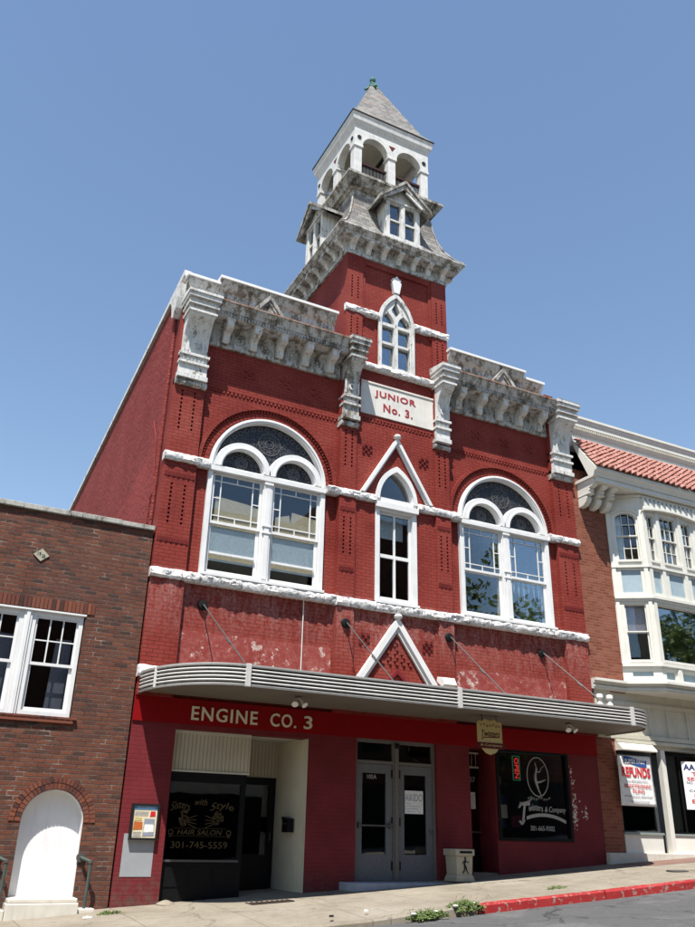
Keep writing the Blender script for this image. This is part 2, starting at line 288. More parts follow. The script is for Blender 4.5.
# ------------------------------------------------------------------ mesh builder
class MB:
    def __init__(s): s.v = []; s.f = []; s.mi = []; s.cur = 0
    def add(s, vs, fs):
        k = len(s.v); s.v += [tuple(p) for p in vs]; s.f += [tuple(k+i for i in f) for f in fs]; s.mi += [s.cur]*len(fs); return s
    def box(s, x0, x1, y0, y1, z0, z1):
        return s.add([(x0,y0,z0),(x1,y0,z0),(x1,y1,z0),(x0,y1,z0),(x0,y0,z1),(x1,y0,z1),(x1,y1,z1),(x0,y1,z1)],
                     [(0,3,2,1),(4,5,6,7),(0,1,5,4),(1,2,6,5),(2,3,7,6),(3,0,4,7)])
    def plate(s, outer, holes, a0, a1, fn=None):
        """outline in (u,w) with holes, extruded from a0 (front) to a1. fn(u,a,w)->xyz, default u=x, a=y, w=z"""
        fn = fn or (lambda u, a, w: (u, a, w))
        loops = [[Vector((p[0], p[1], 0)) for p in outer]] + [[Vector((p[0], p[1], 0)) for p in h] for h in holes]
        tri = tessellate_polygon(loops); flat = [p for L in loops for p in L]; n = len(flat)
        vs = [fn(p.x, a0, p.y) for p in flat] + [fn(p.x, a1, p.y) for p in flat]
        fs = [t for t in tri] + [tuple(i+n for i in reversed(t)) for t in tri]
        k = 0
        for L in loops:
            m = len(L)
            for i in range(m):
                j = (i+1) % m; fs.append((k+i, k+j, k+j+n, k+i+n))
            k += m
        return s.add(vs, fs)
    def prism(s, prof, x0, x1, fn=None):
        """profile (y,z) swept along x"""
        return s.plate(prof, [], x0, x1, fn or (lambda u, a, w: (a, u, w)))
    def tube(s, p0, p1, r0, r1=None, n=10, cap=True):
        r1 = r0 if r1 is None else r1
        p0 = Vector(p0); p1 = Vector(p1); d = (p1-p0).normalized(); a = d.orthogonal().normalized(); b = d.cross(a)
        vs = [p0+(a*cos(t)+b*sin(t))*r0 for t in [2*pi*i/n for i in range(n)]] + [p1+(a*cos(t)+b*sin(t))*r1 for t in [2*pi*i/n for i in range(n)]]
        fs = [(i, (i+1) % n, (i+1) % n+n, i+n) for i in range(n)]
        if cap: fs += [tuple(reversed(range(n))), tuple(range(n, 2*n))]
        return s.add(vs, fs)
    def path(s, pts, r, n=8):
        for a, b in zip(pts, pts[1:]): s.tube(a, b, r, n=n)
        return s
    def ring(s, cx, cz, r0, r1, a0, a1, y0, y1, n=32, fn=None):
        ts = [a0+(a1-a0)*i/n for i in range(n+1)]
        out = [(cx+r1*cos(t), cz+r1*sin(t)) for t in ts]; inn = [(cx+r0*cos(t), cz+r0*sin(t)) for t in reversed(ts)]
        fn = fn or (lambda u, a, w: (u, a, w)); m = n+1
        vs = [fn(p[0], y0, p[1]) for p in out+inn] + [fn(p[0], y1, p[1]) for p in out+inn]; N = 2*m; fs = []
        for i in range(n):
            fs.append((i, i+1, N-2-i, N-1-i)); fs.append((i+N, N-1-i+N, N-2-i+N, i+1+N))
            fs.append((i, i+N, i+1+N, i+1)); j = m+i; fs.append((j, j+N, j+1+N, j+1))
        fs.append((0, N-1, N-1+N, N)); fs.append((m-1, m, m+N, m-1+N))
        return s.add(vs, fs)
    def lathe(s, c, prof, n=16):
        c = Vector(c); vs = []; fs = []
        for r, z in prof: vs += [c+Vector((r*cos(2*pi*i/n), r*sin(2*pi*i/n), z)) for i in range(n)]
        for k in range(len(prof)-1):
            for i in range(n): j = (i+1) % n; fs.append((k*n+i, k*n+j, k*n+n+j, k*n+n+i))
        fs.append(tuple(reversed(range(n)))); fs.append(tuple(range((len(prof)-1)*n, len(prof)*n)))
        return s.add(vs, fs)
    def build(s, name, mats, parent=None, smooth=False, bevel=0, normals=True):
        off = Vector((0, 0, 0)); p = parent
        while p is not None: off += p.location; p = p.parent
        me = bpy.data.meshes.new(name); me.from_pydata([Vector(v)-off for v in s.v], [], s.f)
        if not isinstance(mats, (list, tuple)): mats = [mats]
        for m in mats: me.materials.append(m)
        if len(mats) > 1:
            for p, i in zip(me.polygons, s.mi): p.material_index = i
        bm = bmesh.new(); bm.from_mesh(me)
        if normals: bmesh.ops.recalc_face_normals(bm, faces=bm.faces)
        uv = bm.loops.layers.uv.new('UVMap')
        for f in bm.faces:
            n = f.normal; ax, ay, az = abs(n.x), abs(n.y), abs(n.z)
            for l in f.loops:
                c = l.vert.co+off
                if az > .8: l[uv].uv = (c.x, c.y)
                elif ax > ay: l[uv].uv = (c.y, c.z)
                else: l[uv].uv = (c.x, c.z)
            f.smooth = smooth
        bm.to_mesh(me); bm.free()
        o = bpy.data.objects.new(name, me); COL.objects.link(o)
        if parent is not None: o.parent = parent
        if smooth:
            md = o.modifiers.new('n', 'EDGE_SPLIT'); md.split_angle = radians(40)
        if bevel:
            md = o.modifiers.new('b', 'BEVEL'); md.width = bevel; md.segments = 2; md.limit_method = 'ANGLE'; md.angle_limit = radians(40)
        return o

def thing(name, label, cat, loc, group=None):
    o = bpy.data.objects.new(name, None); COL.objects.link(o); o.location = loc; o.empty_display_size = .2
    o['label'] = label; o['category'] = cat
    if group: o['group'] = group
    return o
def tag(o, label, cat, group=None):
    o['label'] = label; o['category'] = cat
    if group: o['group'] = group
    return o
def structure(o): o['kind'] = 'structure'; return o
def dup(root, loc, label, group):
    r = root.copy(); COL.objects.link(r); r.location = loc; r['label'] = label
    if group: r['group'] = group
    for ch in list(root.children):
        c = ch.copy(); COL.objects.link(c); c.parent = r
        for g in ch.children: d = g.copy(); COL.objects.link(d); d.parent = c
    return r

def text_mb(mb, body, x0, x1, z0, z1, y, th=.006, bold=0.0, shear=0.0, arc=0.0, keep=False, spacing=1.0, fn=None):
    cu = bpy.data.curves.new('t', 'FONT'); cu.body = body; cu.extrude = 0.0; cu.offset = bold; cu.shear = shear; cu.resolution_u = 3; cu.space_character = spacing
    ob = bpy.data.objects.new('t', cu); COL.objects.link(ob); bpy.context.view_layer.update()
    me = bpy.data.meshes.new_from_object(ob.evaluated_get(bpy.context.evaluated_depsgraph_get()))
    bpy.data.objects.remove(ob); bpy.data.curves.remove(cu)
    bm = bmesh.new(); bm.from_mesh(me); bmesh.ops.remove_doubles(bm, verts=bm.verts, dist=1e-5)
    xs = [v.co.x for v in bm.verts]; zs = [v.co.y for v in bm.verts]
    mx, Mx, mz, Mz = min(xs), max(xs), min(zs), max(zs)
    if keep:
        k = (z1-z0)/(Mz-mz); c = (x0+x1)/2; hw = (Mx-mx)*k/2
        if hw*2 > abs(x1-x0): k *= abs(x1-x0)/(hw*2); hw = abs(x1-x0)/2
        x0, x1 = c-hw, c+hw
    def tr(p, a):
        u = (p.x-mx)/(Mx-mx); q = (p.y-mz)/(Mz-mz)
        X = x0+u*(x1-x0); Z = z0+q*(z1-z0)+arc*(1-(2*u-1)**2)
        return fn(X, a, Z) if fn else (X, a, Z)
    vs = [tr(v.co, y-th) for v in bm.verts]+[tr(v.co, y) for v in bm.verts]; n = len(bm.verts); bm.verts.index_update()
    fs = [tuple(v.index for v in f.verts) for f in bm.faces]
    for e in bm.edges:
        if len(e.link_faces) == 1: a, b = e.verts[0].index, e.verts[1].index; fs.append((a, b, b+n, a+n))
    mb.add(vs, fs); bm.free(); bpy.data.meshes.remove(me); return mb

def arc_pts(cx, cz, r, a0, a1, n): return [(cx+r*cos(a0+(a1-a0)*i/n), cz+r*sin(a0+(a1-a0)*i/n)) for i in range(n+1)]
def rect(x0, x1, z0, z1): return [(x0, z0), (x1, z0), (x1, z1), (x0, z1)]
def rock_belt(mb, x0, x1, z0, z1, y0=-.10, y1=.06, st=.16):
    n = max(2, int((x1-x0)/.07)); rows = 4
    rr = random.Random(int(x0*100+z0*7)); vs = []; fs = []
    for i in range(n+1):
        for j in range(rows+1):
            e = 0 if (j in (0, rows)) else 1
            vs.append((x0+(x1-x0)*i/n, y0+(0.03 if not e else 0)+rr.uniform(-.022, .022)*e+rr.uniform(-.006, .006), z0+(z1-z0)*j/rows+rr.uniform(-.009, .009)))
    for i in range(n):
        for j in range(rows): a = i*(rows+1)+j; fs.append((a, a+rows+1, a+rows+2, a+1))
    k = len(vs)
    # close: top, bottom, ends to the wall
    for i in range(n+1): vs.append((vs[i*(rows+1)][0], y1, z0)); 
    for i in range(n+1): vs.append((vs[i*(rows+1)][0], y1, z1))
    for i in range(n):
        fs.append((i*(rows+1), k+i, k+i+1, (i+1)*(rows+1))); t = n+1
        fs.append((i*(rows+1)+rows, (i+1)*(rows+1)+rows, k+t+i+1, k+t+i))
    fs.append(tuple([j for j in range(rows+1)]+[k+n+1, k])); b = n*(rows+1)
    fs.append(tuple([b+j for j in range(rows, -1, -1)]+[k+n, k+2*n+1]))
    return mb.add(vs, fs)

# ------------------------------------------------------------------ ground
ZP = [(-400, -27), (-30, -3.1), (-6, -1.55), (-1.6, -1.27), (0, -1.155), (4, -.93), (8, -.66), (11, -.44), (16, -.12), (40, 1.5), (400, 26)]
def z0(x):
    for (a, za), (b, zb) in zip(ZP, ZP[1:]):
        if x <= b: return za+(zb-za)*(x-a)/(b-a)
    return ZP[-1][1]
KY = -3.25
def gz(x, y): return z0(x)+.022*max(y, -30) if y > -30 else z0(x)-.66
def sheet(name, xs, ys, zf, mat, thick=0):
    mb = MB(); n = len(ys)
    vs = [(x, y, zf(x, y)) for x in xs for y in ys]
    fs = [(i*n+j, i*n+n+j, i*n+n+j+1, i*n+j+1) for i in range(len(xs)-1) for j in range(n-1)]
    mb.add(vs, fs); return structure(mb.build(name, mat))
XS = sorted(set([-400, -200, -100, -60, -40, -30, -20, 18, 20, 25, 30, 40, 60, 100, 200, 400]+[-15+.5*i for i in range(62)]))
sheet('ground', XS, [-400, -150, -60, -30, -16, 0, 15, 40, 100, 400], lambda x, y: gz(x, y)-.30, M['ground'])
sheet('sidewalk', [x for x in XS if -60 <= x <= 60], [KY+.0, -2.4, -1.5, -.7, 0, .6, 1.4], lambda x, y: gz(x, y)-(.06*max(0, min(1, (4.6-x)/1.6))*max(0, (-2.0-y)/1.25) if x > -2 else 0), M['concrete'])
sheet('road', [x for x in XS if -60 <= x <= 60], [-13.2, -11, -8, -5, KY-.17], lambda x, y: gz(x, y)-.135+.05*(1-((y+8.2)/5)**2)*1.0, M['asphalt'])
sheet('far_sidewalk', [x for x in XS if -60 <= x <= 60], [-21.9, -18, -13.2], lambda x, y: gz(x, y)+.02, M['concrete'])
def kerb(x0, x1, mat, top, name, jit):
    mb = MB(); n = max(2, int((x1-x0)/.25)); rr = random.Random(3)
    prof = [(KY, -.05), (KY, .0), (KY-.02, .008), (KY-.15, .004), (KY-.175, -.02), (KY-.19, -.30)]
    vs = []; m = len(prof)
    for i in range(n+1):
        x = x0+(x1-x0)*i/n; t = top(x)
        for y, dz in prof: vs.append((x, y+rr.uniform(-jit, jit), gz(x, KY)+t+dz+rr.uniform(-jit, jit)*.6))
    fs = [(i*m+j, i*m+m+j, i*m+m+j+1, i*m+j+1) for i in range(n) for j in range(m-1)]
    fs += [tuple(range(m)), tuple(n*m+j for j in reversed(range(m)))]
    mb.add(vs, fs); return structure(mb.build(name, mat))
kerb(5.02, 7.66, M['kerb'], lambda x: .0, 'red_kerb', .006); kerb(7.69, 10.3, M['kerb'], lambda x: .0, 'red_kerb', .006); kerb(10.33, 13.2, M['kerb'], lambda x: .0, 'red_kerb', .006)
kerb(13.23, 20, M['kerb'], lambda x: .0, 'red_kerb', .006)
kerb(-30, 4.98, M['concrete'], lambda x: -.002-(.06*max(0, min(1, (4.6-x)/1.6)) if x > -2 else 0), 'kerb', .003)

# ------------------------------------------------------------------ fire station
W = 11.0
FS = thing('fire_station', 'tall red painted brick fire hall with louvred bell tower, arched windows and striped canopy', 'building', (5.5, 0, -.9))
def P(mb, name, mat, parent=None, **k): return mb.build(name, mat, parent or FS, **k)
AC = (2.325, 8.675)                       # centres of the two big arched windows
HR, ZS, ZB = 1.365, 7.13, 4.72
CY0 = -.06                                # face of centre bay
# upper front wall of the two side panels, recessed plane y=.06
def arch_open(cx): return [(cx-HR, ZB), (cx+HR, ZB)] + arc_pts(cx, ZS, HR, 0, pi, 28)
cwin = [(4.95, 4.69), (6.05, 4.69), (6.05, 7.2)] + [(5.5+.55*cos(t)*1.0, 7.2+.83*sin(t)**.85 if t > 0 else 7.2) for t in []] 
def pointed(cx, half, zs, rise, n=10):
    # gothic head: two arcs
    R_ = (half*half+rise*rise)/(2*half); c = R_-half; a = math.atan2(rise, c)
    right = [(cx-c+R_*cos(a*i/n), zs+R_*sin(a*i/n)) for i in range(n+1)]
    left = [(2*cx-p[0], p[1]) for p in reversed(right[:-1])]
    return right+left
for nm, x0, x1, cx in (('l', .55, 4.1, AC[0]), ('r', 6.9, 10.45, AC[1])):
    mb = MB(); mb.plate(rect(x0, x1, 2.30, 11.1), [arch_open(cx)], .06, .38); P(mb, 'wall', M['brick'])
# centre bay with pointed window, and the tower above
mb = MB()
mb.plate([(4.42, 2.30), (6.58, 2.30), (6.58, 10.0), (4.42, 10.0)],
         [[(4.95, 4.69), (6.05, 4.69)] + pointed(5.5, .55, 7.15, .86)], CY0, .38); P(mb, 'wall', M['brick'])
# pilasters with pierced slots
def slots(xc, dx, zt, zb, n):
    out = []
    for sx in (-dx, dx):
        st = (zt-zb)/n
        for i in range(n): z = zb+st*i+st*.22; out.append(rect(xc+sx-.022, xc+sx+.022, z, z+st*.56))
    return out
def slotted(mb, x0, x1, yf, z0_, z1_, sl):
    """pierced facing course built of strips so that the slots are real holes"""
    xc = (x0+x1)/2; cols = sorted({xc+s_*a[0] for a in sl for s_ in (-1, 1)}); xs = [x0]
    for c in cols: xs += [c-.022, c+.022]
    xs.append(x1)
    for k in range(0, len(xs), 2): mb.box(xs[k], xs[k+1], yf, yf+.075, z0_, z1_)
    for c in cols:
        zs = [z0_]
        for dx, zt, zb, n in sorted(sl, key=lambda a: a[2]):
            st = (zt-zb)/n
            for i in range(n): zs += [zb+st*i+st*.22, zb+st*i+st*.78]
        zs.append(z1_)
        for k in range(0, len(zs), 2): mb.box(c-.022, c+.022, yf, yf+.075, zs[k], zs[k+1])
def pilaster(x0, x1, yf, z0_, z1_, sl, yb=.30):
    mb = MB(); slotted(mb, x0, x1, yf, z0_, z1_, sl)
    mb.box(x0, x1, yf+.076, yb, z0_, z1_); return P(mb, 'pilaster', M['brick'])
sl = [(.14, 8.72, 7.75, 10), (.14, 6.55, 5.65, 10)]
pilaster(0.0, .68, CY0, 2.30, 10.9, sl); pilaster(10.32, 11.0, CY0, 2.30, 10.9, sl)
slc = [(.085, 8.72, 7.75, 10), (.085, 6.55, 5.65, 10)]
pilaster(4.0, 4.42, -.12, 2.30, 10.0, slc); pilaster(6.58, 7.0, -.12, 2.30, 10.0, slc)
# header bands on pilasters
for x0, x1, yf in ((0, .68, CY0), (10.32, 11, CY0), (4.0, 4.42, -.12), (6.58, 7.0, -.12)):
    for zc in (6.72, 5.32):
        mb = MB(); k = int((x1-x0)/.055)
        for i in range(k):
            xx = x0+.02+(x1-x0-.04)*i/k
            mb.box(xx+.006, xx+.046, yf-.010-(.008 if i % 2 else 0), yf+.004, zc-.05, zc+.05)
        P(mb, 'brick_band', M['bandbrick'])
# dentil brick courses and panel ornament
for x0, x1, y in ((.74, 4.0, .06), (7.02, 10.3, .06)):
    mb = MB(); n = int((x1-x0)/.095)
    for i in range(n): mb.box(x0+i*.095, x0+i*.095+.055, y-.018, y+.004, 8.92, 8.985)
    mb.box(x0, x1, y-.02, y+.004, 8.99, 9.03); P(mb, 'dentil_course', M['brick'])
    for q in (.85, 1.75, 2.55):
        mb = MB()
        for k in range(3):
            for j in range(3):
                if (k+j) % 2 == 0: mb.box(x0+q+k*.09, x0+q+k*.09+.07, y-.02, y+.004, 9.45+j*.08, 9.51+j*.08)
        P(mb, 'brick_ornament', M['brick'])
mb = MB(); n = int(2.1/.095); mb.box(4.43, 6.57, CY0-.02, CY0+.004, 9.17, 9.21)
for i in range(n): mb.box(4.45+i*.095, 4.505+i*.095, CY0-.018, CY0+.004, 9.10, 9.165)
P(mb, 'dentil_course', M['brick'])
# terracotta squares beside the gables
for cx, cz in ((4.72, 8.35), (6.28, 8.35), (4.70, 3.87), (6.30, 3.87)):
    mb = MB()
    for k in range(4):
        for j in range(4):
            if (k+j) % 2 == 0: mb.box(cx-.13+k*.067, cx-.13+k*.067+.062, CY0-.026, CY0+.004, cz-.13+j*.067, cz-.13+j*.067+.062)
    P(mb, 'brick_ornament', M['bandbrick'])
OLDROOF = [(.40, 5.2), (.40, 8.10), (1.4, 7.72), (3.0, 7.40), (4.3, 7.15), (6.5, 6.8), (9.0, 6.4), (9.0, 5.2)]
# side, back, roof, floors
mb = MB(); zr = lambda y: 11.72-.135*y
mb.plate([(.381, -1.6), (18, -1.6), (18, zr(18)), (.381, zr(.381))], [], 0.0, .30, lambda u, a, w_: (a, u, w_))
mb.plate([(-.0, 2.3), (.381, 2.3), (.381, zr(.381)), (-.0, 11.45)], [], 0.003, .02, lambda u, a, w_: (a, u, w_))
P(mb, 'side_wall', M['side'])
mb = MB(); mb.plate(OLDROOF, [], -.004, .001, lambda u, a, w_: (a, u, w_)); P(mb, 'old_roofline_patch', M['sidepatch'])
mb = MB(); mb.plate([(.381, -1.6), (18, -1.6), (18, zr(18)), (.381, zr(.381))], [], 10.7, 11.0, lambda u, a, w_: (a, u, w_)); mb.box(.3, 10.7, 17.7, 18, -1.6, 9.2); P(mb, 'rear_wall', M['side'])
mb = MB(); mb.plate([(-.05, 11.62), (18.1, zr(18.1)-.02), (18.1, zr(18.1)+.09), (-.05, 11.76)], [], -.07, .10, lambda u, a, w_: (a, u, w_)); P(mb, 'side_coping', M['weathw'])
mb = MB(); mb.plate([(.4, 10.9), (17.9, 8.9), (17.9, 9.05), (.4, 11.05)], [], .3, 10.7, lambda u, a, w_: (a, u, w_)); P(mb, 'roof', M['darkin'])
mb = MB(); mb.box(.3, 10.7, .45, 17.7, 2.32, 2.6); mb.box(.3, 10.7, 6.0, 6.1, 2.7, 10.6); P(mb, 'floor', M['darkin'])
mb = MB(); mb.path([(-.05, .30, 11.2), (-.05, .30, 5.8)], .035); P(mb, 'downpipe', M['side'], smooth=True)
mb = MB(); rr = random.Random(9)
mb.path([(-.03, .75, 5.7), (-.03, .72, 6.4), (-.03, .5, 6.45), (-.03, .45, 6.7), (-.03, .62, 6.85), (-.03, .9, 7.9), (-.03, 1.3, 8.5)], .014, 6); P(mb, 'conduit', M['side'])

# rock faced courses
def course(name, mat, *runs, parent=None):
    for a in runs: mb = MB(); rock_belt(mb, *a); P(mb, name, mat, parent, smooth=True)
course('belt_course', M['rock'], (-.03, .955, 7.02, 7.2, -.13), (3.70, 4.93, 7.02, 7.2, -.17), (6.07, 7.30, 7.02, 7.2, -.17), (10.05, 11.03, 7.02, 7.2, -.13))
course('sill_course', M['rock'], (-.03, 3.98, 4.53, 4.72, -.12), (3.985, 7.015, 4.50, 4.69, -.18), (7.02, 11.03, 4.53, 4.72, -.12))
course('lower_course', M['rock'], (-.03, 4.0, 2.62, 2.84, -.11), (7.0, 11.02, 2.62, 2.84, -.11))
course('cap_stone', M['weath'], (.0, .70, 8.80, 8.94, -.15), (10.30, 11.0, 8.80, 8.94, -.15), (3.98, 4.44, 8.78, 8.9, -.19), (6.56, 7.02, 8.78, 8.9, -.19))
# flaking painted bands above the canopy
mb = MB(); mb.box(.70, 3.97, .048, .058, 2.85, 3.60); P(mb, 'painted_panel', M['flaked'])
mb = MB(); mb.box(7.03, 10.3, .048, .058, 2.85, 3.52); P(mb, 'painted_panel', M['flaked'])

# hood mouldings over the arches
for cx in AC:
    mb = MB(); mb.ring(cx, ZS+.04, 1.56, 1.64, 0, pi, -.01, .07, 40)
    n = 64
    for i in range(n):
        a = pi*(i+.25)/n; b = pi*(i+.72)/n
        mb.ring(cx, ZS+.04, 1.50, 1.556, a, b, .018, .07, 1)
    P(mb, 'arch_hood', M['brick'])
    mb = MB(); n = 44
    for i in range(n): mb.ring(cx, ZS+.04, 1.375, 1.49, pi*(i+.06)/n, pi*(i+.94)/n, .045, .07, 1)
    P(mb, 'voussoirs', M['brick'])

# big arched windows
def big_window(cx, left):
    q = .62; r = .65; R1 = 1.26
    tymp = []
    xi = (R1*R1-r*r+q*q)/(2*q); zi = sqrt(R1*R1-xi*xi)
    a1 = atan2(zi, -xi+q)                                # on left sub circle centre -q
    zc = sqrt(r*r-q*q); a2 = atan2(zc, q)
    left_arc = arc_pts(cx-q, ZS, r, a1, a2, 12)
    right_arc = [(2*cx-p[0], p[1]) for p in reversed(left_arc)]
    A = atan2(zi, xi); main = arc_pts(cx, ZS, R1, A, pi-A, 24)
    tymp = left_arc+right_arc[1:]+main[1:-1]
    heads = [[(cx+s*q-.46, ZS+.03), (cx+s*q+.46, ZS+.03)]+arc_pts(cx+s*q, ZS+.03, .46, 0.05, pi-.05, 16) for s in (-1, 1)]
    light = [rect(cx-1.255, cx-.115, ZB+.07, ZS-.13), rect(cx+.115, cx+1.255, ZB+.07, ZS-.13)]
    mb = MB(); mb.plate([(cx-HR, ZB), (cx+HR, ZB)]+arc_pts(cx, ZS, HR, 0, pi, 32), heads+light+[tymp], -.005, .14)
    mb.ring(cx, ZS, 1.262, HR, 0, pi, -.04, -.006, 32); mb.ring(cx, ZS, 1.30, 1.335, 0, pi, -.06, -.041, 32)
    for s in (-1, 1):
        mb.ring(cx+s*q, ZS, .47, .64, 0.02, pi-.02, -.055, -.006, 22); mb.ring(cx+s*q, ZS, .49, .53, 0.02, pi-.02, -.075, -.056, 22)
    mb.box(cx-HR, cx+HR, -.075, -.006, ZS-.13, ZS-.02); mb.box(cx-.095, cx+.095, -.05, -.006, ZB+.04, ZS-.135)
    mb.box(cx-.055, cx+.055, -.07, -.051, ZB+.1, ZS-.3)
    for z in (ZS-.22, ZS-1.33, ZS-1.18): mb.box(cx-.10, cx+.10, -.085, -.02, z, z+.045)
    for s in (-1, 1): mb.box(cx+s*(HR-.05)-.05, cx+s*(HR-.05)+.05, -.03, -.006, ZB+.03, ZS-.135)
    mb.box(cx-HR-.01, cx+HR+.01, -.12, .05, ZB-.012, ZB+.045)
    win = P(mb, 'arched_window', M['white'], bevel=.004)
    zm = 5.86
    for s in (-1, 1):
        a, b = (cx-1.25, cx-.12) if s < 0 else (cx+.12, cx+1.25)
        # upper sash
        mb = MB(); z0_, z1_ = zm, ZS-.135; mb.plate(rect(a, b, z0_, z1_), [rect(a+.055, b-.055, z0_+.06, z1_-.05)], .035, .075)
        ax, bx, az, bz_ = a+.055, b-.055, z0_+.06, z1_-.05; t = .011; m1 = .15
        for x in (ax+m1, bx-m1): mb.box(x-t, x+t, .042, .068, az, bz_)
        for z in (az+.12, bz_-.13): mb.box(ax, bx, .044, .066, z-t, z+t)
        xm = (ax+bx)/2; zmid = (az+bz_)/2
        mb.box(xm-t, xm+t, .045, .065, az, az+.12); mb.box(xm-t, xm+t, .045, .065, bz_-.13, bz_)
        mb.box(ax, ax+m1, .045, .065, zmid-t, zmid+t); mb.box(bx-m1, bx, .045, .065, zmid-t, zmid+t)
        mb.build('upper_sash', M['white'], win)
        mb = MB(); z0_, z1_ = ZB+.07, zm-.002; mb.plate(rect(a, b, z0_, z1_), [rect(a+.07, b-.07, z0_+.09, z1_-.035)], .075, .115)
        if left: mb.box(a+.07, b-.07, .02, .05, z0_+.42, z0_+.465)
        mb.build('lower_sash', M['white'], win)
        mb = MB(); mb.box(a+.02, b-.02, .058, .062, zm+.02, ZS-.15); mb.box(a+.02, b-.02, .092, .096, ZB+.09, zm-.01); mb.build('pane', M['glass'], win)
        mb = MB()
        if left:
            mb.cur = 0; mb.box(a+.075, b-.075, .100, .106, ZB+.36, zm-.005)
            mb.cur = 1; mb.plate([(a+.1, zm-.05), (b-.02, zm-.05), (b-.02, zm+.50), (b-.3, zm+.56), (a+.12, zm+.62)] if s < 0 else [(a+.1, zm-.05), (b-.06, zm-.05), (b-.06, zm+.52), (a+.5, zm+.58), (a+.47, zm+.3), (a+.44, zm+.5), (a+.12, zm+.40)], [], .066, .072)  # painted reflection: tan sheet shaped like the block mirrored in the upper sashes
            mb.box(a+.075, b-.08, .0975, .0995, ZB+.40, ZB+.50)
        elif s > 0:
            mb.cur = 0
            for i in range(7):
                x = a+.1+i*.155; mb.plate([(x, zm-.02), (x+.10, zm-.02), (x+.05, zm-.35-(i % 3)*.09)], [], .100, .104)
            mb.box(b-.12, b-.06, .14, .146, ZB+.1, zm)
        else:
            mb.cur = 1; mb.plate([(b-.12, ZB+.1), (b, ZB+.1), (b, zm), (b-.06, zm)], [], .140, .146)
            mb.plate([(a+.04, zm-.1), (a+.25, zm), (a+.02, zm)], [], .140, .146)
        mb.build('blind', [M['blind'], M['tan']], win)  # blinds and cloth, plus the tan reflection painted behind the left upper sashes
    mb = MB(); mb.plate(arc_pts(cx, ZS, HR-.03, .02, pi-.02, 32), [], .10, .11); mb.build('leaded_pane', M['lead'], win)
    mb = MB()
    def rosette(x, z, r, k, y):
        mb.ring(x, z, r-.012, r, 0, 2*pi, y-.012, y, 24); mb.ring(x, z, r*.35, r*.35+.012, 0, 2*pi, y-.012, y, 14)
        for i in range(k):
            t = 2*pi*i/k; mb.tube((x+r*.35*cos(t), y-.006, z+r*.35*sin(t)), (x+r*cos(t), y-.006, z+r*sin(t)), .006, n=4)
            t2 = t+pi/k; mb.ring(x+r*.72*cos(t2), z+r*.72*sin(t2), r*.16, r*.16+.009, 0, 2*pi, y-.01, y, 8)
    rosette(cx, ZS+.82, .27, 8, .098); rosette(cx-.62, ZS+.22, .145, 8, .098); rosette(cx+.62, ZS+.22, .145, 8, .098)
    for k in range(22):
        t = pi*(k+.5)/22
        if .28 < t < pi-.28: mb.ring(cx+1.16*cos(t), ZS+1.16*sin(t), .045, .055, 0, 2*pi, .088, .098, 8)
    for s in (-1, 1):
        for k in range(9): t = pi*(k+.5)/9; mb.ring(cx+s*q+.39*cos(t), ZS+.03+.39*sin(t), .035, .044, 0, 2*pi, .088, .098, 7)
        mb.path([(cx+s*.08, .092, ZS+.35), (cx+s*.35, .092, ZS+.62), (cx+s*.75, .092, ZS+.72)], .007, 4)
    mb.build('tracery', m_tr, win)
m_tr = m_flat('lead_cames', (.13, .13, .135), .5)
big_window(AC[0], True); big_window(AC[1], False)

# centre window
mb = MB(); hz = 7.15
mb.plate([(4.95, 4.69), (6.05, 4.69)]+pointed(5.5, .55, hz, .86), [pointed(5.5, .44, hz+.05, .70)+[(5.06, hz+.05)], rect(5.06, 5.94, 4.79, 6.88)], CY0-.03, .12)
ow = pointed(5.5, .56, hz, .89, 14); iw = pointed(5.5, .46, hz, .75, 14)
mb.plate(ow+[(4.94, hz)]+[(5.04, hz)]+list(reversed(iw)), [], CY0-.075, CY0-.031)
mb.box(4.93, 6.07, CY0-.10, CY0-.031, 6.93, 7.06); mb.box(4.95, 6.05, CY0-.12, .02, 4.68, 4.74)
CW = P(mb, 'pointed_window', M['white'], bevel=.004)
mb = MB(); mb.plate(rect(5.065, 5.935, 4.795, 6.875), [rect(5.12, 5.475, 4.87, 5.78), rect(5.525, 5.88, 4.87, 5.78), rect(5.12, 5.48, 5.86, 6.82), rect(5.52, 5.88, 5.86, 6.82)], .0, .05)
mb.build('sash', M['white'], CW)
mb = MB(); mb.box(5.09, 5.91, .03, .034, 4.82, 6.86); mb.plate(pointed(5.5, .44, hz+.05, .76)+[(5.06, hz+.05)], [], .05, .055); mb.build('pane', M['glass'], CW)
mb = MB(); mb.box(5.1, 5.9, .30, .31, 6.35, 6.9); mb.build('blind', M['blind'], CW)

# white gable mouldings
def gable(za, zf, half, name, t1_, t2_, yb=CY0):
    mb = MB(); sl_ = (za-zf)/half
    for k, (o0, o1, y) in enumerate(((0, t1_, -.17), (t1_, t2_, -.12))):
        t0 = o0*sqrt(1+sl_*sl_); t1 = o1*sqrt(1+sl_*sl_)
        mb.plate([(5.5-half, zf), (5.5, za-t0+ (0 if k == 0 else 0)), (5.5+half, zf), (5.5+half-(t1-0)/sl_, zf), (5.5, za-t1), (5.5-half+t1/sl_, zf)] if k == 0 else
                 [(5.5-half+t0/sl_, zf), (5.5, za-t0-.001), (5.5+half-t0/sl_, zf), (5.5+half-t1/sl_, zf), (5.5, za-t1), (5.5-half+t1/sl_, zf)], [], y, yb+.002)
    mb.lathe((5.5, -.15, za-.06), [(.02, 0), (.085, .03), (.10, .07), (.06, .12), (.0, .13)], 12)
    return P(mb, name, M['white'])
gable(8.80, 7.22, .97, 'gable_moulding', .075, .115); gable(4.42, 2.72, 1.22, 'gable_moulding', .12, .19)
